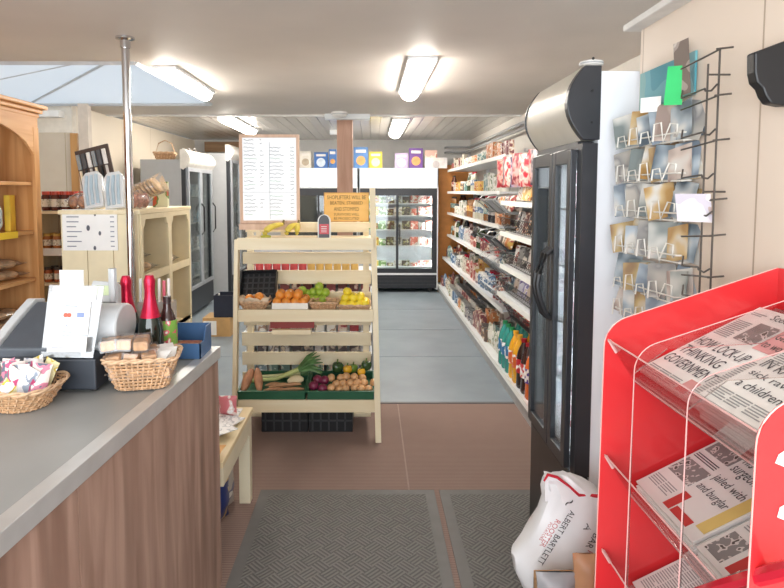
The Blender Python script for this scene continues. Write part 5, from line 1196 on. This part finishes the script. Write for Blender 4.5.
# ================================================================== LEFT FRIDGES
def side_fridge(FXl, y0, y1, wid, zt, lab, base=.35, curved=False):
    t = thing('upright_fridge', (FXl-wid/2, (y0+y1)/2, 0), lab, 'fridge')
    sm = mat('fridge_grey_side', 'b4b6b8', .4, var=.02)
    mb = MB(); mb.box(FXl-wid, FXl-.05, y0, y0+.03, .05, zt); mb.box(FXl-wid, FXl-.05, y1-.03, y1, .05, zt); mb.box(FXl-wid, FXl-wid+.03, y0+.03, y1-.03, .05, zt); mb.box(FXl-wid, FXl-.05, y0+.03, y1-.03, zt-.03, zt); mb.box(FXl-wid, FXl-.05, y0+.03, y1-.03, .1, base)
    mb.build('cabinet', sm, t)
    mb = MB(); mb.box(FXl-.049, FXl, y0, y0+.04, .05, zt); mb.box(FXl-.049, FXl, y1-.04, y1, .05, zt); mb.box(FXl-.049, FXl, y0+.04, y1-.04, .05, base-.01); mb.box(FXl-.049, FXl, y0+.04, y1-.04, zt-.08, zt); mb.build('door_surround', FK, t)
    ym = (y0+y1)/2
    for a, b in ((y0+.04, ym-.002), (ym+.002, y1-.04)):
        d = MB(); z0, z1 = base, zt-.09; f = .045
        d.box(FXl+.001, FXl+.025, a, a+f, z0, z1); d.box(FXl+.001, FXl+.025, b-f, b, z0, z1); d.box(FXl+.001, FXl+.025, a+f, b-f, z0, z0+f); d.box(FXl+.001, FXl+.025, a+f, b-f, z1-f, z1)
        d = d.build('door', mat('door_silver', 'b0b3b8', .3, .3), t); MB().box(FXl+.01, FXl+.014, a+f, b-f, z0+f, z1-f).build('glass_pane', GLASS, d)
        MB().tube([(FXl+.025, b-.02, 1.0), (FXl+.06, b-.02, 1.05), (FXl+.06, b-.02, 1.35), (FXl+.025, b-.02, 1.4)], .009, 6).build('handle', BLACK, d)
    n = 10; hh = .24
    P = [(FXl-.06, zt-.1)] + [(FXl-.06 + .12*math.sin(math.pi*(.1+.75*i/n)), zt-.12 + hh*i/n) for i in range(n+1)] + [(FXl-.06, zt-.12+hh)]
    MB().loft([[(p[0], y, p[1]) for p in P] for y in (y0-.005, y1+.005)]).build('canopy', mat('canopy_white', 'e4e0d8', .35), t, smooth=True)
    for k in range(4): 
        z = base+.1+k*(zt-base-.2)/4; MB().box(FXl-wid+.04, FXl-.06, y0+.04, y1-.04, z, z+.012).build('shelf', WHITE, t)
        for i in range(5):
            m = [pack('d8e0e4', 'a0b4bc'), pack('e4e0dc', 'b8a8a0'), pack('c8d8e0', '5c8cb0')][(i+k) % 3]
            inst(('sf', m.name), mk_box(.08, .08, .15, m, 'milk_carton'), (FXl-.14, y0+.12+i*(y1-y0-.24)/4, z+.013), R(90), 'pale carton inside the ' + lab.split(',')[0], 'carton', 'cartons inside the ' + lab.split(',')[0])
    for x in (FXl-.1, FXl-wid+.1): MB().box(x-.03, x+.03, y0+.1, y1-.1, 0, .06).build('plinth', BLACK, t)
    MB().tube([(FXl-.07, y0+.07, base+.1), (FXl-.07, y0+.07, zt-.15)], .01, 8).build('light_tube', emit('tube3', 'ffffff', 5), t)
side_fridge(onY(187, 250, 7.0).x, 7.0, 8.15, .53, 1.93, 'grey-sided glass-door fridge against the left wall, behind the bread')
side_fridge(onY(231, 250, 8.45).x, 8.45, 9.6, .6, 2.1, 'tall black-fronted fridge just left of the menu board')
# on top of fridge 1
fx1 = onY(187, 250, 7.0).x; zf1 = 1.932
t = thing('grey_top_basket', (fx1-.3, 7.2, zf1), 'wicker handled basket on top of the grey-sided fridge', 'basket')
wicker(t, .18, .14, .24, .18, .08, 5, 20, .006)
MB().tube([(fx1-.42, 7.2, zf1+.08), (fx1-.38, 7.2, zf1+.2), (fx1-.3, 7.2, zf1+.24), (fx1-.22, 7.2, zf1+.2), (fx1-.18, 7.2, zf1+.08)], .007, 6).build('handle', WICKL, t, smooth=True)
for i in range(5): inst(('fb',), mk_bottle(.035, .16, mat('fb_dark', '5a5450', .3), WHITE, PAPER), (fx1-.16+.07*(i % 3)-.02*(i//3), 7.45+.12*(i//3), 2.052 if False else zf1+.001), 0, 'small dark bottle on top of the grey-sided fridge', 'bottle', 'bottles on the grey-sided fridge')
# boxes on floor by the left fridge
Yb = onZ(216, 337, 0).y
t = thing('open_carton', (X_(214, Yb), Yb+.15, 0), 'tan cardboard carton on the blue floor beside the left fridge', 'box')
MB().box(X_(202, Yb), X_(230, Yb), Yb, Yb+.3, 0, Z_(318, Yb)).build('carton_body', mat('tan_card', 'c8a06a', .7), t, bevel=.004)
MB().box(X_(203, Yb), X_(216, Yb), Yb-.002, Yb-.0005, .02, Z_(321, Yb)).build('white_label', PAPER, t)
t = thing('black_produce_crate', (X_(222, Yb), Yb+.15, Z_(318, Yb)), 'small black crate stacked on the tan cardboard carton', 'crate')
z0, z1 = Z_(318, Yb)+.002, Z_(296, Yb); x0, x1 = X_(213, Yb), X_(232, Yb)
mb = MB(); mb.box(x0, x1, Yb+.02, Yb+.03, z0, z1); mb.box(x0, x1, Yb+.27, Yb+.28, z0, z1); mb.box(x0, x0+.01, Yb+.03, Yb+.27, z0, z1); mb.box(x1-.01, x1, Yb+.03, Yb+.27, z0, z1); mb.box(x0, x1, Yb+.02, Yb+.28, z0, z0+.006); mb.build('crate_walls', mat('crate_navy', '2c3040', .4), t)
inst(('cbt',), mk_bottle(.03, .24, mat('clear_b', 'b8b4a8', .2), WHITE, PAPER), (X_(219, Yb+.1), Yb+.1, z0+.007), 0, 'pale bottle standing in the small black crate', 'bottle', 'bottle in the small black crate')
# ================================================================== NEWSPAPER STAND
RED = mat('red_acrylic', 'd83236', .22, var=.02, coat=.3); REDE = mat('red_edge', 'f2b8b0', .3, var=.02)
XF = .53; YR = 1.31; XBK = XP - .012
def sx(px, Y): return onY(px, 300, Y).x
ztf = onY(640, 318, YR).z; ztb2 = onY(776, 268, YR).z; xtf = onY(640, 318, YR).x
def side_profile(front=XF, r=.07, drop=0, zt=ztf, zb=.06):
    """outline of a side panel in x-z: rounded front top corner, top edge rising to the wall"""
    s = (ztb2 - ztf) / (XBK - xtf)
    z_at = lambda x: zt + s*(x - xtf) - drop
    pts = [(front-.012, zb)]
    n = 7; zc_ = z_at(front+r) - r*.9
    for i in range(n+1):
        a = math.pi - (math.pi/2 - math.atan(s)) * i/n; pts.append((front + r + r*math.cos(a), zc_ + r*math.sin(a)))
    pts += [(XBK, z_at(XBK)), (XBK, zb)]
    return pts
ns = thing('newspaper_stand', ((XF+XBK)/2, 1.05, 0), 'red and clear acrylic newspaper stand with tilted trays in the right foreground', 'newspaper stand')
def plate(name, prof, y0, y1, m, edge=None, lab=None):
    o = MB().loft([[(p[0], y, p[1]) for p in prof] for y in (y0, y1)]).build(name, m, ns, label=lab)
    if edge:
        MB().tube([(p[0], (y0+y1)/2, p[1]) for p in prof[:-1]], .0016, 5).build('panel_edge', edge, ns)
    return o
Pf = side_profile()
plate('end_panel', Pf, YR, YR+.006, RED, REDE)
Yn_ = .79
plate('end_panel', side_profile(), Yn_-.006, Yn_, RED, REDE)
# white mark remnants on the near panel
M = frame(onY(775, 463, Yn_-.007), (1, 0, 0), (0, 0, 1)); mb = MB(M); mb.prism([(0, .0), (.004, .012), (.03, .03), (.03, .022), (.01, .006), (.03, -.004), (.03, -.012)], 0, .001); mb.build('white_lettering', WHITE, ns)
M = frame(onY(777, 517, Yn_-.007), (1, 0, 0), (0, 0, 1)); mb = MB(M); mb.prism([(0, .0), (.003, .014), (.012, .019), (.03, .012), (.03, .004), (.012, .006), (.01, -.004)], 0, .001); mb.build('white_lettering', WHITE, ns)
zl = [onY(613, 339, YR).z, onY(609.5, 454, YR).z, onY(609, 548, YR).z]
zbm = [z-.092 for z in zl]
# back panel
MB().box(XBK, XBK+.008, Yn_, YR, .06, ztb2-.0).build('back_panel', RED, ns)
# trays
TR = clear('acrylic_tray', 'fdf4f2', .06, .05, .10)
YA, YBn = YR-.004, Yn_+.004
SL = .52
for k in range(3):
    zf, zt_ = zbm[k], zl[k]; xf = XF+.065; xb = XBK-.004; rise = (xb-xf)*SL
    mb = MB(); mb.loft([[(xf, y, zf), (xb, y, zf+rise), (xb, y, zf+rise-.004), (xf, y, zf-.004)] for y in (YBn, YA)])
    mb.build('tray', TR, ns)
    mb = MB(); mb.loft([[(xf, y, zf-.002), (XF+.004, y, zt_), (XF+.008, y, zt_), (xf+.004, y, zf)] for y in (YBn, YA)]); mb.build('tray_lip', ACR, ns)
    MB().tube([(XF+.005, YBn, zt_), (XF+.005, YA, zt_)], .0018, 5).build('lip_edge', EDGE, ns)
    MB().tube([(XF+.005, YA-.006, zt_), (XF+.022, YA-.006, zt_-.028)], .004, 5).build('bracket', EDGE, ns)
    MB().tube([(xf, YBn, zf), (xf, YA, zf)], .0016, 5).build('fold_edge', EDGE, ns)
# clear dividers: comb-shaped, a spine in front of the trays and a top above the papers
for Yd in (1.15, .953):
    prof = side_profile(XF-.004, .06, .012)
    spine = [(XF-.012, .06)] + prof[1:-1] + [(XBK-.004, prof[-2][1]-.11), (XF+.06, zl[0]+.02), (XF-.004, zl[0]-.03), (XF-.004, .06)]
    MB().loft([[(p[0], y, p[1]) for p in spine] for y in (Yd, Yd+.004)]).build('clear_divider', ACR, ns)
    MB().tube([(p[0], Yd+.002, p[1]) for p in prof[:-1]], .0011, 5).build('panel_edge', EDGE, ns)
# lower red rail along the front bottom
a = onY(715, 592, .86); b = onY(800, 566, .70)
MB().tube([onY(700, 594, .93), onY(725, 586, .86), onY(752, 578, .80), onY(800, 566, .72)], .012, 8).build('red_rail', mat('red_gloss', 'cc1a34', .15, coat=.6), ns, smooth=True)
M = frame(onY(765, 488, Yn_+.001), (1, 0, 0), (0, 0, 1))
# ---- newspapers
NP = mat('newsprint', 'ecebe7', .7, var=.02); NI = mat('news_ink', '45464a', .7); NPH = pack('8c8a88', 'd8d4d0', '5c5450', 30, .7)
NRED = mat('masthead_red', 'c8403c', .7); NYEL = mat('news_yellow', 'e0c878', .7); NDK = mat('news_dark', '55524e', .7); NPK = mat('news_pink', 'd89a98', .7)
def paper_frame(k, Yfar, lift, inset=.012):
    xf = XF+.065+inset; z = zbm[k] + inset*SL + lift
    return frame((xf, Yfar, z), (0, -1, 0), (1, 0, SL))      # u: reading direction (towards the camera), v: up the tray
def newspaper(k, Yfar, w, h, lift, thick, label, design, inset=.012, n=None):
    M = paper_frame(k, Yfar, lift, inset)
    t = thing('newspaper', M.translation[:], label, 'newspaper')
    MB(M).prism([(0, 0), (w, 0), (w, h), (0, h)], .0005, thick).build('pages', NP, t, bevel=.001)
    T = M @ Matrix.Translation((0, 0, thick+.0006))
    groups = {}
    def g(m): return groups.setdefault(m.name, (MB(T), m))[0]
    for it in design:
        kind = it[0]
        if kind == 'text': _, s, x, y, ww, hh, m = it; g(m).text(s, ww*w, hh*h, Matrix.Translation((x*w, y*h, .0006)))
        elif kind == 'wtext': _, s, x, y, ww, hh, m = it; g(m).text(s, ww*w, hh*h, Matrix.Translation((x*w, y*h, .0016)))
        elif kind == 'block': _, x, y, ww, hh, m = it; g(m).box(x*w, (x+ww)*w, y*h, (y+hh)*h, 0, .0008)
        elif kind == 'lines':
            _, x, y, ww, hh, nc, m = it; q = g(m); nl = int(hh*h/.006)
            for c in range(nc):
                for i in range(nl):
                    q.box((x+ww*c/nc)*w, (x+ww*(c+.9)/nc)*w - (random.random() < .15)*.01, y*h+i*.006, y*h+i*.006+.0022, 0, .0006)
    nm = {'news_ink': 'print', 'newsprint': 'white_print'}
    for key, (mb, m) in groups.items():
        mb.build('photo' if m is NPH else 'masthead' if m in (NRED, NPK) else 'headline' if m in (NI,) else 'printed_block', m, t, weld=False)
    return t
LG = mat('news_grey', '9a9a9a', .7)
topd = [('text', 'Scottish Daily', .30, .88, .62, .085, NI), ('lines', .05, .90, .2, .06, 1, LG), ('block', .30, .62, .26, .22, NPH), ('block', .6, .60, .36, .25, NPK), ('wtext', 'Get back', .63, .74, .3, .07, NDK), ('wtext', 'to work', .63, .64, .3, .07, NDK),
        ('text', 'HOW LOCK-UP', .04, .44, .70, .095, NI), ('text', 'THINKING', .04, .31, .6, .095, NI), ('text', 'GOVERNMENT', .04, .18, .74, .095, NI), ('lines', .04, .02, .55, .12, 3, LG), ('lines', .04, .60, .22, .22, 1, LG), ('lines', .78, .05, .18, .48, 1, LG), ('block', .62, .02, .14, .13, NPK)]
newspaper(0, 1.298, .236, .30, .012, .012, 'broadsheet on the top tray, the farther one against the red end panel', topd)
# pile below the near paper
def pile(k, Yfar, w, h, n, step, label, grp, lift0=.002, inset=.012, m=None):
    for i in range(n):
        M = paper_frame(k, Yfar + random.uniform(-.002, .002), lift0 + i*step, inset + random.uniform(-.003, .002))
        tag(MB(M).prism([(0, 0), (w, 0), (w, h), (0, h)], 0, step*.86).build('newspaper', NP, bevel=.0008), label, 'newspaper', grp)
pile(0, 1.058, .245, .285, 6, .0062, 'plain folded newspaper in the pile under the nearer top-tray paper', 'newspapers piled on the top tray', .002)
neard = [('lines', .03, .93, .9, .04, 1, LG), ('block', .36, .52, .60, .38, NPH), ('text', '... IN RAF man', .03, .40, .90, .085, NI), ('text', 'sick ravages of', .06, .29, .7, .075, NI), ('text', 'a children', .1, .19, .44, .07, NI), ('lines', .03, .46, .28, .42, 2, LG), ('lines', .03, .04, .6, .12, 3, LG), ('block', .68, .05, .1, .07, NYEL), ('lines', .66, .15, .3, .12, 2, LG)]
neard[2] = ('text', 'IN RAF man hunted', .03, .40, .90, .085, NI)
newspaper(0, 1.06, .25, .29, .041, .008, 'newspaper with a large photograph on top of the thick pile, top tray nearer the camera', neard)
# middle tray
m1 = [('block', .04, .62, .36, .3, NPH), ('lines', .04, .52, .36, .07, 1, NI), ('block', .04, .28, .36, .2, NPH), ('lines', .04, .10, .36, .12, 2, LG), ('text', 'and burglar', .44, .30, .10+.30, .1, NI), ('text', 'jailed with', .44, .44, .4, .1, NI), ('text', 'surgeon on', .44, .58, .44, .1, NI), ('text', 'his stretch', .44, .72, .44, .1, NI), ('block', .44, .04, .10, .2, NRED), ('block', .56, .04, .26, .07, NRED), ('block', .86, .10, .12, .5, NYEL), ('lines', .44, .86, .5, .1, 2, LG)]
pile(1, 1.296, .235, .27, 3, .006, 'plain folded newspaper in the pile on the farther half of the middle tray', 'newspapers piled far on the middle tray')
newspaper(1, 1.298, .236, .27, .022, .007, 'tabloid with red masthead and stacked headline, farther half of the middle tray', m1)
m2 = [('block', .04, .52, .90, .42, NDK), ('wtext', 'VIC IN', .10, .73, .6, .17, NP), ('wtext', 'CELL HOL', .10, .55, .78, .15, NP), ('lines', .04, .32, .9, .17, 4, LG), ('block', .30, .04, .5, .2, NRED), ('wtext', 'SUN', .38, .06, .34, .15, NP), ('block', .04, .04, .2, .22, NPH), ('block', .82, .06, .12, .16, NPK)]
pile(1, 1.046, .235, .275, 3, .006, 'plain folded newspaper in the pile on the nearer half of the middle tray', 'newspapers piled near on the middle tray')
newspaper(1, 1.05, .24, .285, .022, .007, 'tabloid with big white headline on a dark panel, nearer half of the middle tray', m2)
# bottom tray
m3 = [('text', 'The', .08, .8, .1, .1, NI), ('block', .5, .3, .34, .36, NPH), ('lines', .04, .06, .4, .66, 3, LG), ('lines', .5, .06, .44, .2, 2, LG), ('text', 'Herald', .22, .8, .5, .12, NI)]
m3 = [('block', .5, .3, .34, .36, NPH), ('lines', .04, .06, .4, .66, 3, LG), ('lines', .5, .06, .44, .2, 2, LG), ('block', .1, .78, .3, .12, NPK), ('lines', .45, .78, .5, .12, 1, NI)]
newspaper(2, 1.298, .25, .28, .004, .009, 'folded newspaper with a pinkish heading on the lowest tray', m3)
newspaper(2, 1.04, .235, .28, .004, .012, 'folded newspaper with a photograph on the lowest tray, nearest the camera', [('block', .1, .5, .6, .4, NPH), ('lines', .04, .06, .9, .36, 4, LG)])

# ================================================================== POTATO SACK IN A CARTON
YS = 1.85
def P3(px, py, Y=YS): return onY(px, py, Y)
t = thing('potato_sack', (P3(555, 560).x, YS, 0), 'white plastic potato sack with red top edge, slumped in front of the fridge', 'sack')
SACK = mat('white_sack', 'e9eaec', .3, var=.02)
outl = [(523, 487), (548, 474), (565, 480), (585, 490), (606, 496), (606, 530), (600, 556), (597, 600), (575, 610), (545, 606), (522, 590), (513, 566), (517, 556), (530, 538), (541, 512)]
# body: cross-sections up the sack, following the outline
secs = [(None, 532, 604), (604, 532, 604), (590, 524, 605), (572, 517, 606), (556, 514, 606), (544, 525, 607), (530, 532, 608), (515, 539, 608), (500, 545, 606), (490, 545, 598), (482, 546, 584), (476, 546, 572)]
rings = []
for k, (py, a, b) in enumerate(secs):
    y0 = YS; low = py is None; py = py or 604; A_ = P3(a, py); B_ = P3(b, py); f = k/(len(secs)-1); th = .10*(1-f)**.5*.9 + .012; N = 28; ring = []
    for i in range(N):
        an = 2*math.pi*i/N; cx_ = (A_.x+B_.x)/2; rx = (B_.x-A_.x)/2
        w_ = .004*math.sin(an*5+k*1.3) + .003*math.sin(an*9-k*.7)
        ring.append((cx_ + (rx+w_)*math.copysign(abs(math.cos(an))**.8, math.cos(an)), y0 + .02 + (th+w_*1.6)*math.copysign(abs(math.sin(an))**.8, math.sin(an)), .008 if low else A_.z))
    rings.append(ring)
MB().loft(rings).build('sack_body', SACK, t, smooth=True)
o = bpy.data.objects[t.children[0].name] if t.children else None
# pulled-up flap at the top left and the red hem
mb = MB(); fl = []
for px, py, th in ((546, 492, .03), (547, 482, .02), (549, 476, .01)): pass
mb.loft([[P3(544, 500)+Vector((0, -.01, 0)), P3(576, 492)+Vector((0, -.02, 0)), P3(560, 479)+Vector((0, -.01, 0)), P3(549, 473.5), P3(545, 476)], [P3(544, 500)+Vector((0, .01, 0)), P3(576, 492)+Vector((0, .01, 0)), P3(560, 479)+Vector((0, .01, 0)), P3(549, 473.5)+Vector((0, .006, 0)), P3(545, 476)+Vector((0, .006, 0))]])
mb.build('top_flap', SACK, t)
MB().tube([P3(543.5, 480)+Vector((0, -.006, 0)), P3(547, 473.5)+Vector((0, -.008, 0)), P3(556, 475.5)+Vector((0, -.012, 0)), P3(568, 484)+Vector((0, -.018, 0)), P3(576, 491)+Vector((0, -.026, 0)), P3(588, 492)+Vector((0, -.02, 0)), P3(600, 493)+Vector((0, -.02, 0))], [.003, .005, .005, .004, .005, .007, .005], 6).build('red_hem', mat('sack_red', 'c9283a', .35), t, smooth=True)
Yt = YS - .12
def stext(s, p0, ang, w, h, m, nm='lettering', dy=0):
    o_ = onY(p0[0], p0[1], Yt+dy); d = Vector((math.cos(ang), 0, math.sin(ang))); up = Vector((-math.sin(ang), 0, math.cos(ang)))
    sh = .0
    return MB().text(s, w, h, frame(o_, d, up)).build(nm, m, t, weld=False)
PR = mat('sack_print', '44454a', .5); PRD = mat('sack_print_red', 'c05a5c', .5)
def px2m(px): return px*Yt/F
# two lines running up-right (photo: baseline from lower left to upper right)
from mathutils.bvhtree import BVHTree
def shrink(obj):
    bm = bmesh.new(); bm.from_mesh(bodyo.data); tree = BVHTree.FromBMesh(bm); bo = Vector(t.location)
    for v in obj.data.vertices:
        p = v.co + bo; d = (p - O).normalized(); hit, nrm, _, _ = tree.ray_cast(O - bo, d)
        if hit is not None: v.co = hit - d*.0015
    bm.free(); return
def shrink_old(obj):
    md = obj.modifiers.new('wrap', 'SHRINKWRAP'); md.target = bodyo; md.wrap_method = 'PROJECT'; md.use_project_x = False; md.use_project_y = True; md.use_project_z = False
    md.use_negative_direction = False; md.use_positive_direction = True; md.offset = .002
bodyo = [o for o in t.children if o.name.startswith('sack_body')][0]
ang = math.atan2(568-513, 577-540)
ang = math.atan2(-58, -34)
for s, p0, w_, h_, m in (('ALBERT BARTLETT', (570.5, 510), 66, 6.4, PR), ('ROOSTER', (556, 519), 33, 6, PRD), ('POTATOES', (550, 522), 22, 3, PRD), ('A', (587, 523), 8, 7, PR), ('BAR', (594, 533), 17, 7, PR), ('ROO', (588, 550), 17, 6.5, PRD)):
    shrink(stext(s, p0, ang, px2m(w_), px2m(h_), m))
# straps: small grey emblem
shrink(stext('~', (566, 506), .5, px2m(9), px2m(3), PR, 'emblem'))
# carton holding the sack
c0, c1 = P3(519, 600).x, P3(602, 600).x
t = thing('sack_carton', ((c0+c1)/2, YS-.16, 0), 'brown cardboard box with torn flaps in front of the white potato sack', 'box')
CB = mat('cardboard', 'b8926a', .75, var=.08)
zt_ = onY(560, 572, YS-.17).z
MB().box(c0, c1-.02, YS-.29, YS-.284, 0, zt_-.04).build('box_side', CB, t); MB().box(c0, c0+.006, YS-.284, YS-.16, 0, zt_-.02).build('box_side', CB, t)
MB().box(c1-.026, c1-.02, YS-.284, YS-.16, 0, zt_-.02).build('box_side', CB, t); MB().box(c0, c1-.02, YS-.166, YS-.16, 0, zt_-.0).build('box_side', CB, t)
MB().box(c0+.006, c1-.026, YS-.284, YS-.166, 0, .006).build('box_floor', CB, t)
mb = MB(frame((c0+.02, YS-.168, zt_-.006), (1, 0, .05), (0, -.6, -.8))); mb.box(0, .16, 0, .05, 0, .004); mb.build('box_flap', mat('card_pale', 'cdb08c', .75), t)
# brown paper bag and grey film bag in that box
for k, (px, py, w_, h_, c, lab) in enumerate(((589, 588, .10, .13, 'b98a66', 'brown paper bag of loose goods beside the potato sack'), (556, 596, .12, .10, '9a9a9c', 'grey plastic-wrapped bag lying in the cardboard box'))):
    q = onY(px, py, YS-.225); mb = MB(Matrix.Translation((q.x, YS-.225, .34 if k else .365))); mb.pillow(w_, h_+.02, .07, wr=.004)
    tag(mb.build('goods_bag', mat('bag_'+c, c, .5, bump=.3), smooth=True), lab, 'bag')
    if k == 0: tag(MB().box(q.x-.045, q.x+.045, YS-.26, YS-.19, .007, .364).build('brown_box', CB), 'inner brown box under the brown paper bag', 'box')
    else: tag(MB().box(q.x-.055, q.x+.055, YS-.26, YS-.19, .007, .339).build('brown_box', CB), 'inner brown box under the grey plastic bag', 'box')
tag(MB().box(P3(527, 580).x-.02, P3(527, 580).x+.02, YS-.155, YS-.15, .0, P3(527, 572).z).build('cardboard_strip', CB), 'strip of brown cardboard at the lower left of the potato sack', 'cardboard') if False else None

# ================================================================== CARD RACKS ON THE PARTITION
def wire(mb, pts, r=.0026): mb.tube(pts, r, 5)
t = thing('white_card_rack', (XP-.04, 1.85, 1.1), 'white wire rack full of postcards on the partition wall beside the fridge', 'card rack')
XW = XP - .012
mb = MB()
for Yv in (1.97, 1.85, 1.73): wire(mb, [(XW, Yv, 1.12), (XW, Yv, onX(640, 112, XW).z if Yv > 1.9 else 1.80)], .0028)
mb.build('rack_uprights', WIREW, t, weld=False)
tiers = [(144, 'top'), (181, 'second'), (218, 'third'), (257, 'fourth'), (296, 'fifth'), (326, 'lowest')]
cardcol = [(a, b) for a, b in (('7d8888','b8bcb8'),('a08e86','cfc0b6'),('84919e','b8c4cc'),('b08a52','cdb488'),('6c7a84','a8b4bc'),('b8b4ac','8c8c8c'),('56646f','98a4ac'),('94785a','c0a878'))]
cardcol_ = [('8f9c9a', 'd8dcd8'), ('b8a49c', 'e8dcd4'), ('9aa8b4', 'dce4ea'), ('c89a50', 'e8d49a'), ('7c8c94', 'c8d4da'), ('d8d4cc', 'a8a8a8'), ('5c6c7c', 'b8c4cc'), ('a87c4c', 'e0c070')]
fan = [(1.985, .862), (1.91, .868), (1.84, .872), (1.77, .878), (1.70, .885)]
for k, (py, nm) in enumerate(tiers):
    zb_ = onX(650, py, .87).z
    mb = MB()
    wire(mb, [(XW, 2.01, zb_+.02), (.845, 2.01, zb_+.02), (.875, 1.68, zb_+.02), (XW, 1.68, zb_+.02)])
    wire(mb, [(XW, 2.01, zb_), (.86, 2.01, zb_-.002), (.885, 1.68, zb_-.002), (XW, 1.68, zb_)])
    for j, (Yc_, Xc_) in enumerate(fan[:4]):
        u = Vector((.6, -.8, 0)).normalized(); c = Vector((Xc_-.012, Yc_-.02, zb_))
        wire(mb, [c-u*.035, c-u*.032+Vector((0, 0, .032+.02*((j+k) % 2))), c-u*.012+Vector((0, 0, .036+.02*((j+k) % 2))), c-u*.004, c+u*.016+Vector((0, 0, .036+.015*(j % 2))), c+u*.036+Vector((0, 0, .032+.015*(j % 2))), c+u*.036])
    mb.build('wire_pocket_row', WIREW, t, weld=False)
    for j, (Yc_, Xc_) in enumerate(fan):
        nc = 1 if j < 4 else 3
        for q in range(nc + (j % 2)):
            c_ = cardcol[(j*3+k*5+q) % 8]; m = pack(c_[0], c_[1], 'd8d6d0', 6, .4, True)
            ang_ = -.927 if j < 4 else -1.35 + .12*q
            M = Matrix.Translation((Xc_+.002+.008*q, Yc_+.008*q-(.02*q if j == 4 else 0), zb_+.003)) @ Matrix.Rotation(ang_+random.uniform(-.1, .1), 4, 'Z') @ Matrix.Rotation(random.uniform(-.26, .22), 4, 'Y') @ Matrix.Rotation(-.16-.05*q, 4, 'X')
            hh = random.choice((.098, .11, .09, .104)); 
            if k == 5: hh = .10
            tag(MB(M).box(-.045, .045, 0, .0012, 0, hh).build('postcard', m), 'picture card in the %s row of the white wire rack' % nm, 'card', 'cards in the %s row of the white rack' % nm)
# blue leaflet/notice board behind the top row
a = onX(631, 85, XP-.004); b = onX(672, 85, XP-.004)
z0 = onX(650, 108, XP-.004).z; z1 = onX(650, 77, XP-.004).z
tag(MB().box(XP-.010, XP-.004, 1.69, 2.03, z0-.0, z1+.02).build('blue_calendar', pack('4f9aa8', '6fb0b8', '8ab8b4', 2, .3)), 'wide teal blue printed card at the top of the white rack', 'card')
q = onX(672, 98, .87); M = Matrix.Translation((.872, q.y, q.z-.02)) @ Matrix.Rotation(-.927, 4, 'Z') @ Matrix.Rotation(.08, 4, 'Y')
tag(MB(M).box(-.026, .026, 0, .0012, 0, .11).build('green_leaflet', mat('bright_green', '3fd27a', .4)), 'bright green leaflet at the top right of the white rack', 'leaflet')
q = onX(683, 98, .885); M = Matrix.Translation((.89, q.y, q.z+.01)) @ Matrix.Rotation(-1.3, 4, 'Z') @ Matrix.Rotation(-.1, 4, 'Y')
tag(MB(M).box(-.035, .02, 0, .0015, 0, .155).build('tall_leaflet', pack('7c7068', 'a89c94', 'c8c0b8', 8)), 'tall dark narrow leaflet above the green one', 'leaflet')
q = onX(651, 112, .86); M = Matrix.Translation((.858, q.y, q.z)) @ Matrix.Rotation(-.8, 4, 'Z')
tag(MB(M).box(-.03, .03, 0, .0012, 0, .045).build('white_tag', PAPER), 'blank white price tag above the top row of cards', 'tag')
# grey rack
t = thing('grey_card_rack', (XP-.03, 1.52, 1.05), 'nearly empty grey wire card rack next to the white one', 'card rack')
XG = .868; Ya = onX(703, 200, XG).y; Yb_ = onX(714, 200, XG).y
mb = MB(); zlo = 1.08
wire(mb, [(XG, Ya, zlo), (XG, Ya, onX(703, 66, XG).z)], .0026); wire(mb, [(XG, Yb_, zlo), (XG, Yb_, onX(714, 52, XG).z)], .0026)
for z in (1.2, 1.55, 1.85): wire(mb, [(XG, Ya, z), (XP+.001, Ya, z)], .0026)
mb.build('rack_uprights', WIREG, t, weld=False)
for k, py in enumerate((52, 84, 97, 128, 141, 172, 200, 210, 236, 268, 278, 300)):
    z = onX(714, py, XG).z; mb = MB(); yl_ = onX(683, py, XG).y
    if k % 2 == 0: wire(mb, [(XG-.004, yl_, z-.012), (XG-.003, Ya, z-.004), (XG-.002, Yb_, z), (XG-.012, Yb_-.005, z), (XG+.028, Yb_-.008, z+.004)])
    else: wire(mb, [(XG+.01, yl_+.02, z+.012), (XG-.003, yl_, z-.012), (XG-.004, Ya+.004, z-.006), (XG-.004, Ya+.002, z-.012), (XG-.004, (Ya+Yb_)/2, z-.016), (XG-.004, Yb_, z-.004)])
    mb.build('wire_arm', WIREG, t, weld=False)
q = onX(698, 222, XG-.01); M = Matrix.Translation((XG-.012, q.y, q.z)) @ Matrix.Rotation(-1.05, 4, 'Z') @ Matrix.Rotation(.2, 4, 'X')
tag(MB(M).box(-.055, .04, 0, .0012, 0, .075).build('greeting_card', pack('f0eef4', 'dcd8e4', 'c8b4b0', 8, .4)), 'single white and lilac card standing in the grey rack', 'card')
# black curved bracket high on the wall, top right
YBk = 1.28
pts = [(755, 52), (784, 41), (800, 36), (800, 105), (784, 105.5), (771, 103), (766, 96), (763, 88), (757, 82), (755, 72)]
v3 = [onY(px, py, YBk) for px, py in pts]
tag(MB().loft([[(v.x, y, v.z) for v in v3] for y in (YBk, YBk+.03)]).build('wall_bracket', BLACK, bevel=.004), 'black curved plastic panel sticking out high on the right wall', 'bracket')
